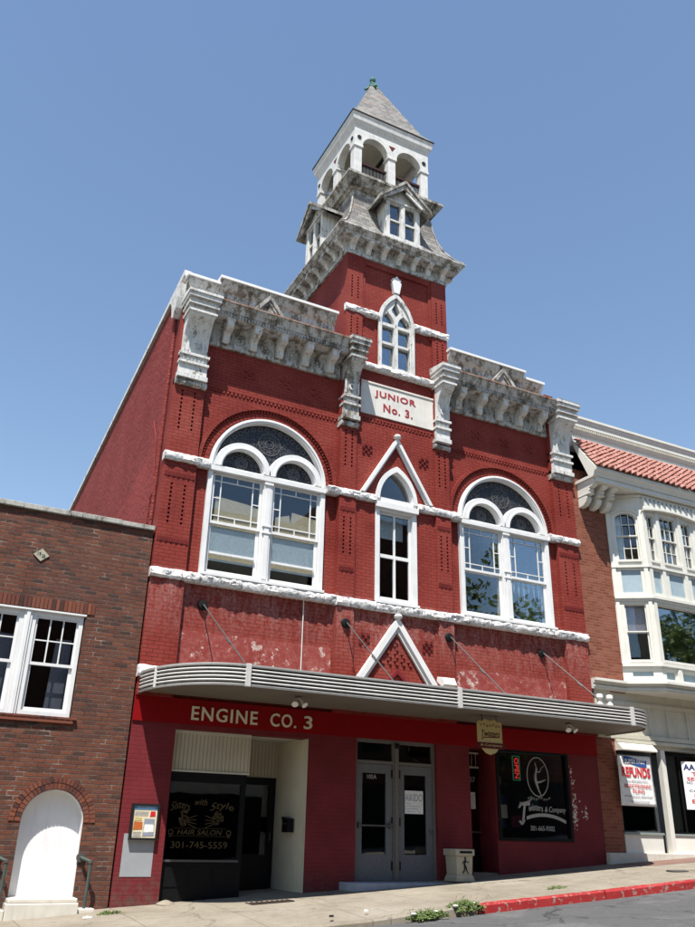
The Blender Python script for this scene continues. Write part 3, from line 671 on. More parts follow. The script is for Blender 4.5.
mb = MB(); mb.plate([(4.62, 2.72), (6.38, 2.72), (5.5, 3.98)], [], CY0-.016, CY0+.003); P(mb, 'gable_infill', M['brick'])
mb = MB()
for j in range(8):
    for i in range(-7, 8):
        x = 5.5+i*.085+(j % 2)*.04; z = 3.42+j*.078
        if abs(x-5.5) < (3.98-z)*.68 and (i+j) % 2 == 0: mb.box(x-.03, x+.03, CY0-.045, CY0-.012, z-.03, z+.03)
P(mb, 'brick_ornament', M['brick'])
mb = MB(); mb.plate([(5.2, 3.0), (5.5, 3.3), (5.8, 3.0), (5.72, 3.0), (5.5, 3.2), (5.28, 3.0)], [], CY0-.06, CY0-.01); mb.box(5.28, 5.72, CY0-.05, CY0-.012, 2.8, 3.0); P(mb, 'inner_gable', M['red'])

# name plaque
mb = MB(); mb.box(4.52, 6.60, CY0-.03, CY0+.02, 9.28, 10.16); mb.box(4.50, 6.62, CY0-.05, CY0+.02, 10.12, 10.17); PL = P(mb, 'name_plaque', M['plaque'], bevel=.006)
for wd, a_, b_, c_, d_ in (('JUNIOR', 4.90, 6.07, 9.76, 9.98), ('No. 3.', 5.14, 5.97, 9.44, 9.66)):
    mb = MB(); text_mb(mb, wd, a_, b_, c_, d_, CY0-.031, .008, .024, spacing=1.15); mb.build('lettering', M['redlet'], PL)

# cornices with modillions
def cornice(x0, x1):
    mb = MB()
    prof = [(.06, 10.04), (-.01, 10.04), (-.03, 10.10), (-.03, 10.14), (0, 10.16), (0, 10.46), (-.06, 10.5), (-.10, 10.56), (-.42, 10.58), (-.42, 10.68), (-.46, 10.70), (-.50, 10.78), (-.55, 10.84), (-.57, 10.90), (.06, 11.04)]
    mb.prism(prof, x0, x1); c = P(mb, 'cornice', M['weath'])
    mb = MB(); mb.prism([(-.585, 10.88), (-.585, 10.925), (.06, 11.065), (.06, 11.045), (-.56, 10.905)], x0, x1); mb.build('metal_edge', M['rust'], c)
    n = 5; st = (x1-x0)/(n+.0)
    for i in range(n):
        x = x0+st*(i+.5)+.02
        mb = MB(); pr = [(-.0, 10.13), (-.09, 10.11), (-.14, 10.17), (-.13, 10.27), (-.19, 10.34), (-.30, 10.36), (-.39, 10.42), (-.40, 10.57), (-.0, 10.57)]
        mb.prism(pr, x-.08, x+.08); mb.box(x-.10, x+.10, -.415, -.0, 10.545, 10.578); mb.build('modillion', M['weathw'], c)
    for i in range(n):
        x = min(x0+st*(i+1)+.02, x1-.16); mb = MB()
        mb.ring(x, 10.31, .07, .105, 0, 2*pi, -.025, .005, 14); mb.ring(x, 10.31, .0, .04, 0, 2*pi, -.03, .005, 8); mb.build('medallion', M['weath'], c)
    mb = MB()
    for i in range(int((x1-x0)/.07)): mb.box(x0+.02+i*.07, x0+.055+i*.07, -.455, -.42, 10.60, 10.66)
    mb.box(x0, x1, -.448, -.42, 10.66, 10.675); mb.build('dentils', M['weath'], c)
cornice(.69, 3.99); cornice(7.01, 10.31)
def console(x0, x1, y0, x_out):
    """corner console from the capstone up through the cornice"""
    mb = MB(); e = .02; t = .0
    def band(a, b, yf, z0_, z1_): mb.box(a, b, yf, .05, z0_, z1_)
    band(x0-e, x1+e, y0-.16, 8.945, 9.05); band(x0, x1, y0-.12, 9.051, 9.30); band(x0-e, x1+e, y0-.17, 9.301, 9.36); band(x0+.02, x1-.02, y0-.13, 9.361, 9.50)
    band(x0-e, x1+e, y0-.18, 9.501, 9.56)
    mb.prism([(.05, 9.561), (y0-.12, 9.561), (y0-.13, 9.8), (y0-.16, 9.98), (y0-.23, 10.15), (y0-.34, 10.30), (y0-.44, 10.38), (y0-.46, 10.44), (.05, 10.44)], x0+.03, x1-.03)
    band(x0-.01, x1+.01, y0-.49, 10.441, 10.50); band(x0+.02, x1-.02, y0-.45, 10.501, 10.60); band(x0-.03, x1+.03, y0-.53, 10.601, 10.66); band(x0-.01, x1+.01, y0-.50, 10.661, 10.76)
    band(x0-.05, x1+.05, y0-.58, 10.761, 10.86); band(x0-.07, x1+.07, y0-.61, 10.861, 10.92)
    mb.prism([(y0-.60, 10.921), (y0-.61, 10.95), (.05, 11.08), (.05, 10.921)], x0-.06, x1+.06)
    n = 6; xm = (x1-x0-.12)/n
    for i in range(n): mb.box(x0+.06+i*xm, x0+.06+i*xm+xm*.55, y0-.15, y0-.125, 9.40, 9.46)
    c = P(mb, 'console', M['weathw'] if x_out else M['weath'])
    mb = MB(); mb.ring((x0+x1)/2, 9.80, .05, .09, 0, 2*pi, y0-.155, y0-.12, 12)
    for s in (-1, 1): mb.box((x0+x1)/2+s*.17-.02, (x0+x1)/2+s*.17+.02, y0-.15, y0-.12, 9.62, 9.98)
    mb.build('scroll', M['weathw'], c)
console(.03, .66, -.04, True); console(10.34, 10.97, -.04, True); console(4.01, 4.41, -.09, False); console(6.59, 6.99, -.09, True)
mb = MB(); mb.prism([(.30, 10.62), (.16, 10.55), (.02, 10.75), (-.05, 11.0), (-.10, 11.35), (.62, 11.35), (.60, 11.2), (.42, 11.0)], -.16, -.001); P(mb, 'side_console', M['weathw'])
# parapet entablatures
def parapet(x0, x1, xa, xb, dy):
    """x0..x1 whole width, xa..xb the raised middle"""
    pr = lambda y, z: [(.05, 11.09), (y+.16, 11.09), (y+.14, 11.22), (y+.08, 11.26), (y+.08, z-.30), (y+.02, z-.24), (y-.05, z-.12), (y-.08, z-.05), (.05, z-.02)]
    mb = MB()
    for a, b, y, z in ((x0, xa, -.12, 11.58), (xb, x1, -.12, 11.58), (xa, xb, -.20, 11.72)):
        if b-a > .02: mb.prism(pr(y, z), a+.001, b-.001)
    c = P(mb, 'parapet', M['weath'])
    mb = MB()
    for a, b, y, z in ((x0, xa, -.12, 11.58), (xb, x1, -.12, 11.58), (xa, xb, -.20, 11.72)):
        if b-a > .02: mb.box(a-.02, b+.02, y-.12, .12, z-.045, z+.02)
    mb.build('coping', M['white'], c)
    xm = (x0+x1)/2+.06; mb = MB()
    mb.plate([(xm-.36, 11.0), (xm+.36, 11.0), (xm, 11.46)], [], -.34, -.1)
    for k, (a, y) in enumerate(((.44, -.40), (.36, -.37))):
        h = .56-.1*k; b = a-.11; mb.plate([(xm-a, 10.98), (xm, 10.98+h), (xm+a, 10.98), (xm+b, 10.98), (xm, 10.98+h-.13), (xm-b, 10.98)], [], y, -.1)
    mb.build('pediment', M['weathd'], c)
parapet(.0, 3.74, .74, 3.74, 0); parapet(7.04, 10.18, 7.04, 9.48, 0)

# ------------------------------------------------------------------ tower
TX, TY, TH = 5.55, 1.40, 1.50
tx0, tx1, ty0, ty1 = TX-TH, TX+TH, TY-TH, TY+TH
top_win = [(5.0, 10.66), (6.0, 10.66)]+pointed(5.5, .50, 12.0, .93)
mb = MB()
mb.plate(rect(tx0, tx1, 10.0, 13.86), [top_win, ], ty0+.046, ty0+.30)
def xw(a): return lambda u, q, w_: (q, u, w_)
mb.plate(rect(ty0+.04, ty1, 10.0, 13.86), [], tx0+.02, tx0+.25, xw(0)); mb.plate(rect(ty0+.04, ty1, 10.0, 13.86), [], tx1-.25, tx1-.02, xw(0)); mb.box(tx0+.25, tx1-.25, ty1-.2, ty1, 10.9, 13.86)
mb.box(tx0+.3, tx1-.3, ty0+.9, ty0+1.0, 10.1, 13.8)
TW = P(mb, 'tower_wall', M['brick'])
for a, b in ((tx0, tx0+.46), (tx1-.46, tx1)):
    mb = MB(); slotted(mb, a, b, ty0-.03, 10.0, 13.86, [(.085, 13.15, 12.45, 8), (.085, 11.9, 11.2, 8)]); mb.build('pilaster', M['brick'], TW)
for xb in (tx0+.03, tx1-.43):
    mb = MB()
    for i in range(9): mb.box(xb+i*.047, xb+.026+i*.047, ty0-.055, ty0-.028, 10.92, 11.06)
    mb.build('brick_band', M['bandbrick'], TW)
mb = MB(); mb.plate([(tx0+.461, 11.9), (tx0+.54, 11.9), (tx0+.54, 13.62), (tx1-.54, 13.62), (tx1-.54, 11.9), (tx1-.461, 11.9), (tx1-.461, 13.80), (tx0+.461, 13.80)], [], ty0+.005, ty0+.045); mb.build('brick_panel_frame', M['brick'], TW)
course('belt_course', M['rock'], (tx0-.03, 4.98, 12.03, 12.22, ty0-.08, ty0+.05), (6.02, tx1+.03, 12.03, 12.22, ty0-.08, ty0+.05), (4.5, 6.6, 10.50, 10.66, ty0-.10, ty0+.05), parent=TW)
mb = MB(); mb.plate([(5.42, 12.98), (5.58, 12.98), (5.64, 13.32), (5.60, 13.36), (5.64, 13.42), (5.56, 13.46), (5.5, 13.54), (5.44, 13.46), (5.36, 13.42), (5.40, 13.36), (5.36, 13.32)], [], ty0-.07, ty0+.05); mb.build('keystone', M['white'], TW, bevel=.01)
mb = MB()
h1 = pointed(5.27, .18, 12.02, .34, 6); h2 = pointed(5.73, .18, 12.02, .34, 6)
dia = [(5.5, 12.28), (5.63, 12.46), (5.5, 12.72), (5.37, 12.46)]
mb.plate(top_win, [rect(5.09, 5.45, 10.76, 11.38), rect(5.55, 5.91, 10.76, 11.38), rect(5.09, 5.45, 11.45, 11.93), rect(5.55, 5.91, 11.45, 11.93), h1+[(5.09, 12.02)], h2+[(5.55, 12.02)], dia], ty0-.0, ty0+.14)
o1 = pointed(5.5, .53, 12.0, .98, 12); i1 = pointed(5.5, .44, 12.0, .85, 12)
mb.plate(o1+[(4.97, 12.0)]+[(5.06, 12.0)]+list(reversed(i1)), [], ty0-.05, ty0-.002); mb.box(4.97, 5.06, ty0-.05, ty0-.002, 10.66, 11.998); mb.box(5.94, 6.03, ty0-.05, ty0-.002, 10.66, 11.998)
mb.box(5.46, 5.54, ty0-.03, ty0-.002, 10.7, 12.2)
TWN = P(mb, 'tower_window', M['weathw'])
mb = MB(); mb.plate(top_win, [], ty0+.10, ty0+.104); mb.build('pane', M['glass'], TWN)
# square rings helper
def sq(mb, h, z0_, z1_, h2=None, cy=TY):
    h2 = h if h2 is None else h2
    vs = [(TX-h, cy-h, z0_), (TX+h, cy-h, z0_), (TX+h, cy+h, z0_), (TX-h, cy+h, z0_), (TX-h2, cy-h2, z1_), (TX+h2, cy-h2, z1_), (TX+h2, cy+h2, z1_), (TX-h2, cy+h2, z1_)]
    mb.add(vs, [(0,3,2,1),(4,5,6,7),(0,1,5,4),(1,2,6,5),(2,3,7,6),(3,0,4,7)])
mb = MB(); sq(mb, TH+.045, 13.80, 13.90); sq(mb, TH+.01, 13.901, 14.14); sq(mb, TH+.06, 14.141, 14.18, TH+.10); sq(mb, TH+.30, 14.181, 14.26, TH+.32); sq(mb, TH+.34, 14.261, 14.36, TH+.42); sq(mb, TH+.43, 14.361, 14.40, TH+.43)
TC = P(mb, 'tower_cornice', M['weath'])
def around(fn):
    for k in range(4):
        c_, s_ = cos(k*pi/2), sin(k*pi/2)
        yield lambda x, y, z, c_=c_, s_=s_: (TX+x*c_-y*s_, TY+x*s_+y*c_, z)
for T in around(0):
    for i in range(7):
        x = -TH+.12+i*(2*TH-.24)/6
        mb = MB(); pr = [(-TH-.0, 13.92), (-TH-.06, 13.90), (-TH-.10, 13.97), (-TH-.13, 14.04), (-TH-.22, 14.09), (-TH-.30, 14.12), (-TH-.30, 14.18), (-TH, 14.18)]
        mb.plate(pr, [], x-.065, x+.065, lambda u, a, w_: T(a, u, w_)); mb.box(0, 0, 0, 0, 0, 0) if 0 else None
        mb.build('modillion', M['weathw'], TC)
# mansard with concave slope
mb = MB(); prof = [(TH+.40, 14.40), (TH+.20, 14.62), (TH+.02, 14.92), (TH-.12, 15.3), (TH-.20, 15.7), (TH-.25, 16.1)]
for (a, za), (b, zb) in zip(prof, prof[1:]): sq(mb, a, za, zb, b)
MR = P(mb, 'mansard_roof', M['slate'])
for sx in (-1, 1):
    for sy in (-1, 1): mb = MB(); mb.path([(TX+sx*h, TY+sy*h, z+.01) for h, z in prof], .03, 6); mb.build('hip_roll', M['weathd'], MR)
# mid cornice
mb = MB(); sq(mb, TH-.27, 16.101, 16.28); sq(mb, TH-.24, 16.281, 16.33, TH-.18); sq(mb, TH-.12, 16.331, 16.42, TH-.09); sq(mb, TH-.09, 16.421, 16.56, TH+.01); sq(mb, TH+.03, 16.561, 16.64); sq(mb, TH+.03, 16.641, 16.72, TH-.2)
P(mb, 'upper_cornice', M['weathd'])
# dormers
for k, T in enumerate(around(0)):
    yb_ = -TH-.27; hw = .54
    f = lambda u, a, w_: T(u, a, w_)
    mb = MB(); mb.plate([(-hw, 14.48), (hw, 14.48), (hw, 15.80), (0, 16.28), (-hw, 15.80)], [rect(-.40, -.07, 14.66, 15.70), rect(.07, .40, 14.66, 15.70)], yb_, yb_+.08, f)
    for s in (-1, 1): mb.plate([(yb_+.08, 14.48), (yb_+1.3, 14.48), (yb_+1.3, 15.78), (yb_+.08, 15.78)], [], s*hw-.03*s-.02, s*hw-.03*s+.02, lambda u, a, w_: T(a, u, w_))
    D = P(mb, 'dormer', M['weathw'])
    for x in (-.47, 0, .47): mb = MB(); mb.plate(rect(x-.065, x+.065, 14.60, 15.74), [], yb_-.035, yb_-.001, f); mb.build('dormer_post', M['weathw'], D)
    mb = MB(); mb.plate(rect(-hw-.07, hw+.07, 14.44, 14.56), [], yb_-.08, yb_-.001, f); mb.build('sill', M['weathw'], D)
    mb = MB(); mb.plate(rect(-hw-.04, hw+.04, 15.75, 15.81), [], yb_-.06, yb_-.001, f); mb.build('lintel', M['weathw'], D)
    for x in (-.235, .235): mb = MB(); mb.plate(rect(x-.165, x+.165, 15.14, 15.19), [], yb_+.01, yb_+.06, f); mb.build('meeting_rail', M['weathw'], D)
    mb = MB(); mb.plate(rect(-.42, .42, 14.60, 15.74), [], yb_+.05, yb_+.055, f); mb.build('pane', M['dimglass'], D)
    mb = MB(); mb.plate([(-hw-.27, 15.60), (0, 16.36), (hw+.27, 15.60), (hw+.27, 15.70), (0, 16.47), (-hw-.27, 15.70)], [], yb_-.24, yb_+.85, f); mb.build('dormer_roof', M['weathd'], D)
    mb = MB(); mb.plate([(-hw-.22, 15.66), (0, 16.33), (hw+.22, 15.66), (hw+.10, 15.66), (0, 16.20), (-hw-.10, 15.66)], [], yb_-.20, yb_-.14, f); mb.build('bargeboard', M['weath'], D)
    if k == 0: mb = MB(); mb.tube((TX+.05, TY+yb_-.14, 16.12), (TX+.50, TY+yb_-.22, 15.66), .04, n=4); mb.build('hanging_board', M['weathw'], D)
    mb = MB(); mb.plate(rect(-hw+.06, hw-.06, 14.55, 15.7), [], yb_+.5, yb_+.52, f); mb.build('backing', M['darkin'], D)
# belfry
BH = 1.12; BZ0, BZ1 = 16.66, 17.95
mb = MB(); sq(mb, BH+.12, 16.70, 16.74); P(mb, 'belfry_floor', M['weathd'])
pts = [(-BH+.02, -BH+.02), (0, -BH+.02), (BH-.02, -BH+.02), (BH-.02, 0), (BH-.02, BH-.02), (0, BH-.02), (-BH+.02, BH-.02), (-BH+.02, 0)]
for x, y in pts:
    mb = MB(); X, Y = TX+x, TY+y
    mb.box(X-.12, X+.12, Y-.12, Y+.12, 16.66, BZ1-.02); mb.box(X-.15, X+.15, Y-.15, Y+.15, BZ1-.08, BZ1); mb.box(X-.145, X+.145, Y-.145, Y+.145, 16.66, 16.84)
    P(mb, 'belfry_column', M['offwhite'], bevel=.008)
for k, T in enumerate(around(0)):
    f = lambda u, a, w_: T(u, a, w_); e_ = BH+.11 if k % 2 == 0 else BH-.112
    pl_ = [(-e_, BZ1+.001), (-BH+.135, BZ1+.001)]+[(-BH/2+.0+.405*cos(t), BZ1+.02+.40*sin(t)) for t in [pi-pi*i/14 for i in range(15)]]+[(-.11, BZ1+.001), (.11, BZ1+.001)]+[(BH/2+.405*cos(t), BZ1+.02+.40*sin(t)) for t in [pi-pi*i/14 for i in range(15)]]+[(BH-.135, BZ1+.001), (e_, BZ1+.001), (e_, 18.56), (-e_, 18.56)]
    mb = MB(); mb.plate(pl_, [], -BH-.11, -BH+.11, f); A_ = P(mb, 'belfry_arcade', M['offwhite'])
    mb = MB()
    mb.plate([(-.11, BZ1+.42), (.11, BZ1+.42), (0, BZ1+.24)], [], -BH-.116, -BH-.108, f)
    mb.build('spandrel', M['maroon'], A_)
    for c_ in (-BH+.04, BH-.04): mb = MB(); mb.ring(c_, BZ1+.28, 0, .065, 0, 2*pi, -BH-.13, -BH-.108, 14, f); mb.build('roundel', M['iron'], A_)
    for c_ in (-BH/2, BH/2):
        mb = MB(); mb.plate(rect(c_-.42, c_+.42, 17.36, 17.43), [], -BH-.03, -BH+.05, f); R_ = mb.build('handrail', M['maroondk'], A_)
        mb = MB()
        for i in range(8):
            x = c_-.39+i*.11; mb.plate(rect(x-.012, x+.012, 16.80, 17.36), [], -BH, -BH+.02, f)
        for i in range(7):
            x = c_-.335+i*.11
            for z in (17.02, 17.14, 17.26): mb.ring(x, z, .035, .05, 0, 2*pi, -BH, -BH+.02, 8, f)
        mb.plate(rect(c_-.42, c_+.42, 16.80, 16.83), [], -BH, -BH+.02, f)
        mb.build('balustrade', M['steel'], A_)
mb = MB(); sq(mb, BH-.12, 18.50, 18.54); P(mb, 'belfry_ceiling', M['creamdk'])
mb = MB(); mb.lathe((TX, TY, 17.75), [(.34, 0), (.30, .06), (.22, .25), (.17, .42), (.10, .5), (0, .52)], 18); mb.box(TX-.03, TX+.03, TY-1.0, TY+1.0, 18.27, 18.4); P(mb, 'bell', M['iron'], smooth=True)
mb = MB(); sq(mb, BH+.10, 18.561, 18.66, BH+.12); sq(mb, BH+.12, 18.661, 18.80, BH+.20); sq(mb, BH+.20, 18.801, 18.95, BH+.22); sq(mb, BH+.22, 18.951, 19.03, BH+.24); P(mb, 'eave', M['offwhite'])
mb = MB(); sq(mb, BH+.26, 19.031, 19.07); P(mb, 'roof_edge', M['iron'])
mb = MB(); sq(mb, BH+.25, 19.071, 19.5, 1.09); sq(mb, 1.09, 19.5, 22.05, .07); P(mb, 'spire_roof', M['slate'])
mb = MB(); sq(mb, .16, 21.85, 22.0, .12); sq(mb, .13, 22.001, 22.12, .09); mb.lathe((TX, TY, 22.12), [(.06, 0), (.045, .06), (.08, .10), (.10, .17), (.07, .25), (0, .28)], 14)
for T in around(0): mb.tube(T(-.02, -.12, 21.95), T(-.02, -.26, 21.78), .04, n=6)
for s in (-1, 1): mb.tube((TX+s*.09, TY-.09, 21.95), (TX+s*.20, TY-.20, 21.62), .03, n=5)
P(mb, 'finial', M['copper'])

# ------------------------------------------------------------------ ground floor front
OP1 = [(.82, -1.3), (3.52, -1.3), (3.52, 1.74), (.82, 1.74)]
mb = MB()
mb.plate([(0, -1.6), (.82, -1.6), (.82, 1.76), (3.52, 1.76), (3.52, -1.6), (4.60, -1.6), (4.60, 1.86), (6.52, 1.86), (6.52, -1.6), (7.36, -1.6), (7.36, 1.84), (8.02, 1.84), (8.02, -1.6), (11.0, -1.6), (11.0, 2.295), (0, 2.295)],
         [rect(8.10, 10.06, .03, 1.83)], 0.0, .30); P(mb, 'ground_floor_wall', M['redground'])
mb = MB(); mb.box(-.004, 11.004, -.028, -.001, 1.85, 2.30); BD = P(mb, 'fascia_band', M['redband'])
for wd, xa, xb in (('ENGINE', 1.08, 2.40), ('CO.', 2.67, 3.22), ('3', 3.39, 3.57)):
    mb = MB(); text_mb(mb, wd, xa, xb, 1.93, 2.18, -.029, .02, .012, spacing=1.15); mb.build('lettering', M['lettering'], BD)
mb = MB(); mb.box(.10, .64, -.006, -.0005, -.69, -.02); P(mb, 'grey_paint_patch', M['greypatch'])
# flaked spots beside shop window
mb = MB(); rr = random.Random(21)
for cx_, cz_, k, s_ in ((10.22, .75, 40, .07), (10.2, .50, 40, .06), (10.5, .60, 18, .05), (10.2, 1.2, 14, .04), (10.17, 1.5, 8, .03)):
    for i in range(k):
        x = cx_+rr.gauss(0, s_*.6); z = cz_+rr.gauss(0, s_*1.6); r = rr.uniform(.004, .026)
        mb.plate([(x+r*rr.uniform(.6, 1.3)*cos(t), z+r*rr.uniform(.6, 1.3)*sin(t)) for t in [2*pi*j/7 for j in range(7)]], [], -.002-i*.0001, .001)
P(mb, 'paint_chips', M['stone'])
# shop one: recess
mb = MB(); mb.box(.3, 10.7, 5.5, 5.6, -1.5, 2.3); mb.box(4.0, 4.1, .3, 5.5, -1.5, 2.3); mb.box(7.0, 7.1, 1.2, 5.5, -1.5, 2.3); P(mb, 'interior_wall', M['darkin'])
mb = MB(); mb.box(.822, 2.32, .12, .20, 1.05, 1.755); mb.box(2.32, 2.36, .12, 1.2, 1.03, 1.755); mb.box(2.36, 3.4, 1.12, 1.2, 1.06, 1.755)
SD = P(mb, 'siding', M['siding'])
mb = MB(); mb.box(.822, 2.36, .105, .12, 1.70, 1.755); mb.box(.822, 2.36, .10, .12, 1.03, 1.06); mb.build('trim', M['creamdk'], SD)
mb = MB(); mb.plate([(3.52, .001), (3.62, .3), (3.62, 1.3), (3.34, 1.3), (3.34, 1.12)], [], -1.0, 1.755, lambda u, a, w_: (u, w_, a)); P(mb, 'recess_wall', m_paint('warm_cream_paint', (.55, .50, .37), .6, .06, .3))
mb = MB(); mb.box(.3, 3.7, .302, 1.3, 1.757, 1.80); P(mb, 'recess_ceiling', M['creamdk'])
SW = MB(); SW.plate(rect(.822, 2.32, -1.25, 1.03), [rect(.87, 2.22, -.42, .86)], .13, .19)
for x in (.9, 1.35, 1.8): SW.box(x, x+.38, .118, .13, -.85, -.55)
SW.box(2.26, 2.32, .19, 1.12, -1.2, -.45); SW.box(2.26, 2.30, .19, 1.12, .85, 1.03)
SWN = P(SW, 'shop_window', M['black'])
mb = MB(); mb.box(.86, 2.23, .158, .163, -.43, .87); mb.box(2.28, 2.285, .2, 1.1, -.45, .86); mb.build('pane', M['darkglass'], SWN)
mb = MB(); mb.box(.84, 2.25, .10, .13, -.46, -.425); mb.build('sill', M['steel'], SWN)
mb = MB(); f = lambda x0, x1, s, z0_, z1_, **k: text_mb(mb, s, x0, x1, z0_, z1_, .156, .003, **k)
f(.92, 1.28, 'Sisters', .36, .50, shear=.25, arc=.05); f(1.36, 1.60, 'with', .47, .58, shear=.25, arc=.01); f(1.66, 2.12, 'Style', .34, .50, shear=.25, arc=.05)
f(.98, 2.04, '301-745-5559', -.24, -.13)
rr = random.Random(5)
for s, cx_ in ((1, 1.18), (-1, 1.82)):
    for i in range(26):
        a = rr.uniform(0, 2*pi); r = rr.uniform(0, .11)
        x, z = cx_+r*cos(a)*.9, .25+r*sin(a)*1.1; mb.ring(x, z, rr.uniform(.008, .018), rr.uniform(.020, .03), 0, 2*pi, .150, .156, 7)
    for i in range(4): mb.tube((cx_+s*.08, .153, .25-.03*i), (cx_+s*.24, .153, .30-.07*i), .007, n=4)
mb.box(1.0, 2.0, .153, .156, -.045, -.040); mb.box(1.0, 2.0, .153, .156, .085, .090); f(1.08, 1.92, 'HAIR SALON', -.02, .065, shear=.2)
for x in (.96, 2.05): mb.ring(x, .02, .035, .05, 0, 2*pi, .150, .156, 8); mb.ring(x, -.03, .02, .032, 0, 2*pi, .150, .156, 8)
mb.build('gold_lettering', M['goldlet'], SWN)
mb = MB(); mb.plate(rect(2.33, 3.335, -1.1, 1.06), [rect(2.46, 3.2, -.35, .92)], 1.10, 1.16); mb.box(2.42, 2.50, 1.06, 1.10, -.45, -.3); SDR = P(mb, 'shop_door', M['black'])
mb = MB(); mb.box(2.44, 3.22, 1.13, 1.134, -.36, .93); mb.build('pane', M['darkglass'], SDR)
mb = MB(); mb.tube((3.24, 1.05, -.1), (3.24, 1.05, .05), .012); mb.build('handle', M['steel'], SDR)
# centre doors
mb = MB()
mb.plate(rect(4.602, 6.518, -.80, 1.858), [rect(4.66, 5.50, 1.44, 1.79), rect(5.64, 6.46, 1.44, 1.79), rect(4.66, 5.50, -.77, 1.38), rect(5.64, 6.46, -.77, 1.38)], .08, .20)
mb.box(5.535, 5.605, .05, .08, -.78, 1.70)
DF = P(mb, 'door_frame', m_flat('door_frame_paint', (.15, .14, .125), .5)); 
mb = MB(); mb.box(4.64, 6.48, .14, .145, 1.42, 1.81); mb.build('transom_pane', M['darkglass'], DF)
mb = MB(); mb.box(5.53, 5.61, .0, .05, 1.70, 1.80); mb.lathe((5.57, -.01, 1.71), [(.0, 0), (.03, .01), (.035, .05), (0, .07)], 10); mb.build('door_light', M['iron'], DF)
for x0, x1 in ((4.665, 5.495), (5.645, 6.455)):
    xg0, xg1 = x0+.13, x1-.15
    mb = MB(); mb.plate(rect(x0, x1, -.765, 1.375), [rect(xg0, xg1, -.30, 1.20)], .10, .16); D = P(mb, 'door', M['grey'], bevel=.004)
    mb = MB(); mb.box(xg0-.02, xg1+.02, .128, .132, -.32, 1.22); mb.build('pane', M['darkglass'], D)
    if x0 < 5:
        mb = MB(); mb.tube((x0+.05, .05, .22), (x1-.05, .05, .22), .018); mb.box(x0+.03, x0+.09, .04, .10, .17, .27); mb.box(x1-.09, x1-.03, .04, .10, .17, .27); mb.build('push_bar', M['steel'], D)
        mb = MB(); text_mb(mb, '105A', x0+.25, x0+.47, 1.09, 1.17, .127, .003, .01); mb.build('house_number', M['whitelet'], D)
    else:
        mb = MB(); mb.lathe((x1-.06, .08, .10), [(0, 0), (.03, .01), (.03, .05), (0, .06)], 10); mb.build('door_knob', M['steel'], D)
    xh = x1-.005 if x0 < 5 else x0+.005
    for z in (-.5, .3, 1.2): mb = MB(); mb.box(xh-.03, xh+.03, .085, .10, z-.08, z+.08); mb.build('hinge', M['iron'], D)
# curved step
pl_ = [(4.27, .09)]+[(4.62+.35*cos(t), -.05+.42*sin(t)) for t in [pi+pi/2*i/8 for i in range(9)]]+[(5.5, -.50)]+[(6.42+.38*cos(t), -.05+.42*sin(t)) for t in [3*pi/2+pi/2*i/8 for i in range(9)]]+[(6.80, .09)]
mb = MB(); mb.plate([(a, b) for a, b in pl_ if True], [], -1.15, -.775, lambda u, a, w_: (u, w_-.004, a))
P(mb, 'door_step', m_paint('grey_step_paint', (.30, .32, .37), .7, .12, .35), bevel=.015)
# side entrance 107
mb = MB(); mb.box(7.10, 7.359, .302, 1.2, -1.2, 1.84); mb.box(8.02, 8.06, .30, .8, -1.2, 1.84); mb.box(7.1, 8.4, .302, 1.2, 1.841, 1.9); P(mb, 'entry_wall', M['red'])
mb = MB(); mb.plate(rect(7.362, 8.4, -1.0, 1.84), [rect(7.52, 8.2, 1.48, 1.78), rect(7.62, 8.12, -.30, 1.30)], .60, .66); ED = P(mb, 'side_door', M['black'])
mb = MB(); mb.plate(rect(7.50, 8.22, 1.46, 1.80), [rect(7.54, 8.18, 1.50, 1.76)], .58, .60)
for i in range(5): mb.box(7.62+i*.11, 7.632+i*.11, .60, .61, 1.5, 1.76)
mb.box(8.215, 8.24, .57, .60, -.2, 1.8); mb.build('transom', M['creamdk'], ED)
mb = MB(); mb.box(7.6, 8.14, .63, .634, -.32, 1.32); mb.build('pane', M['darkglass'], ED)
mb = MB(); text_mb(mb, '107', 7.68, 7.92, 1.16, 1.28, .597, .004, .01); mb.build('house_number', M['whitelet'], ED)
mb = MB(); mb.box(7.45, 8.10, .55, .585, .14, .17); mb.box(8.06, 8.11, .56, .6, .10, .21); mb.build('push_bar', M['steel'], ED)
mb = MB(); mb.box(7.362, 8.3, .05, .60, -1.1, -.62); P(mb, 'entry_step', M['patch'])
# dance shop window
mb = MB(); mb.plate(rect(8.06, 10.10, .0, 1.86), [rect(8.13, 10.03, .06, 1.80)], -.02, .10); mb.box(8.05, 8.09, -.03, .0, .0, 1.86); DW = P(mb, 'display_window', M['black'])
mb = MB(); mb.box(8.11, 10.05, .05, .055, .05, 1.82); mb.build('pane', M['darkglass'], DW)
mb = MB(); F = .047
def oval(cx_, cz_, rx, rz, t):
    n = 36; out = [(cx_+rx*cos(2*pi*i/n), cz_+rz*sin(2*pi*i/n)) for i in range(n)]; inn = [(cx_+(rx-t)*cos(2*pi*i/n), cz_+(rz-t)*sin(2*pi*i/n)) for i in range(n)]
    mb.plate(out, [inn], F-.003, F)
oval(9.24, 1.32, .31, .42, .022)
def stroke(pts, w0=.02):
    for i, (a, b) in enumerate(zip(pts, pts[1:])): mb.tube((a[0], F-.002, a[1]), (b[0], F-.002, b[1]), a[2], b[2], n=6)
stroke([(9.18, 1.62, .008), (9.22, 1.50, .012), (9.20, 1.42, .02), (9.17, 1.33, .028), (9.18, 1.22, .03), (9.24, 1.05, .018), (9.31, .93, .008)])
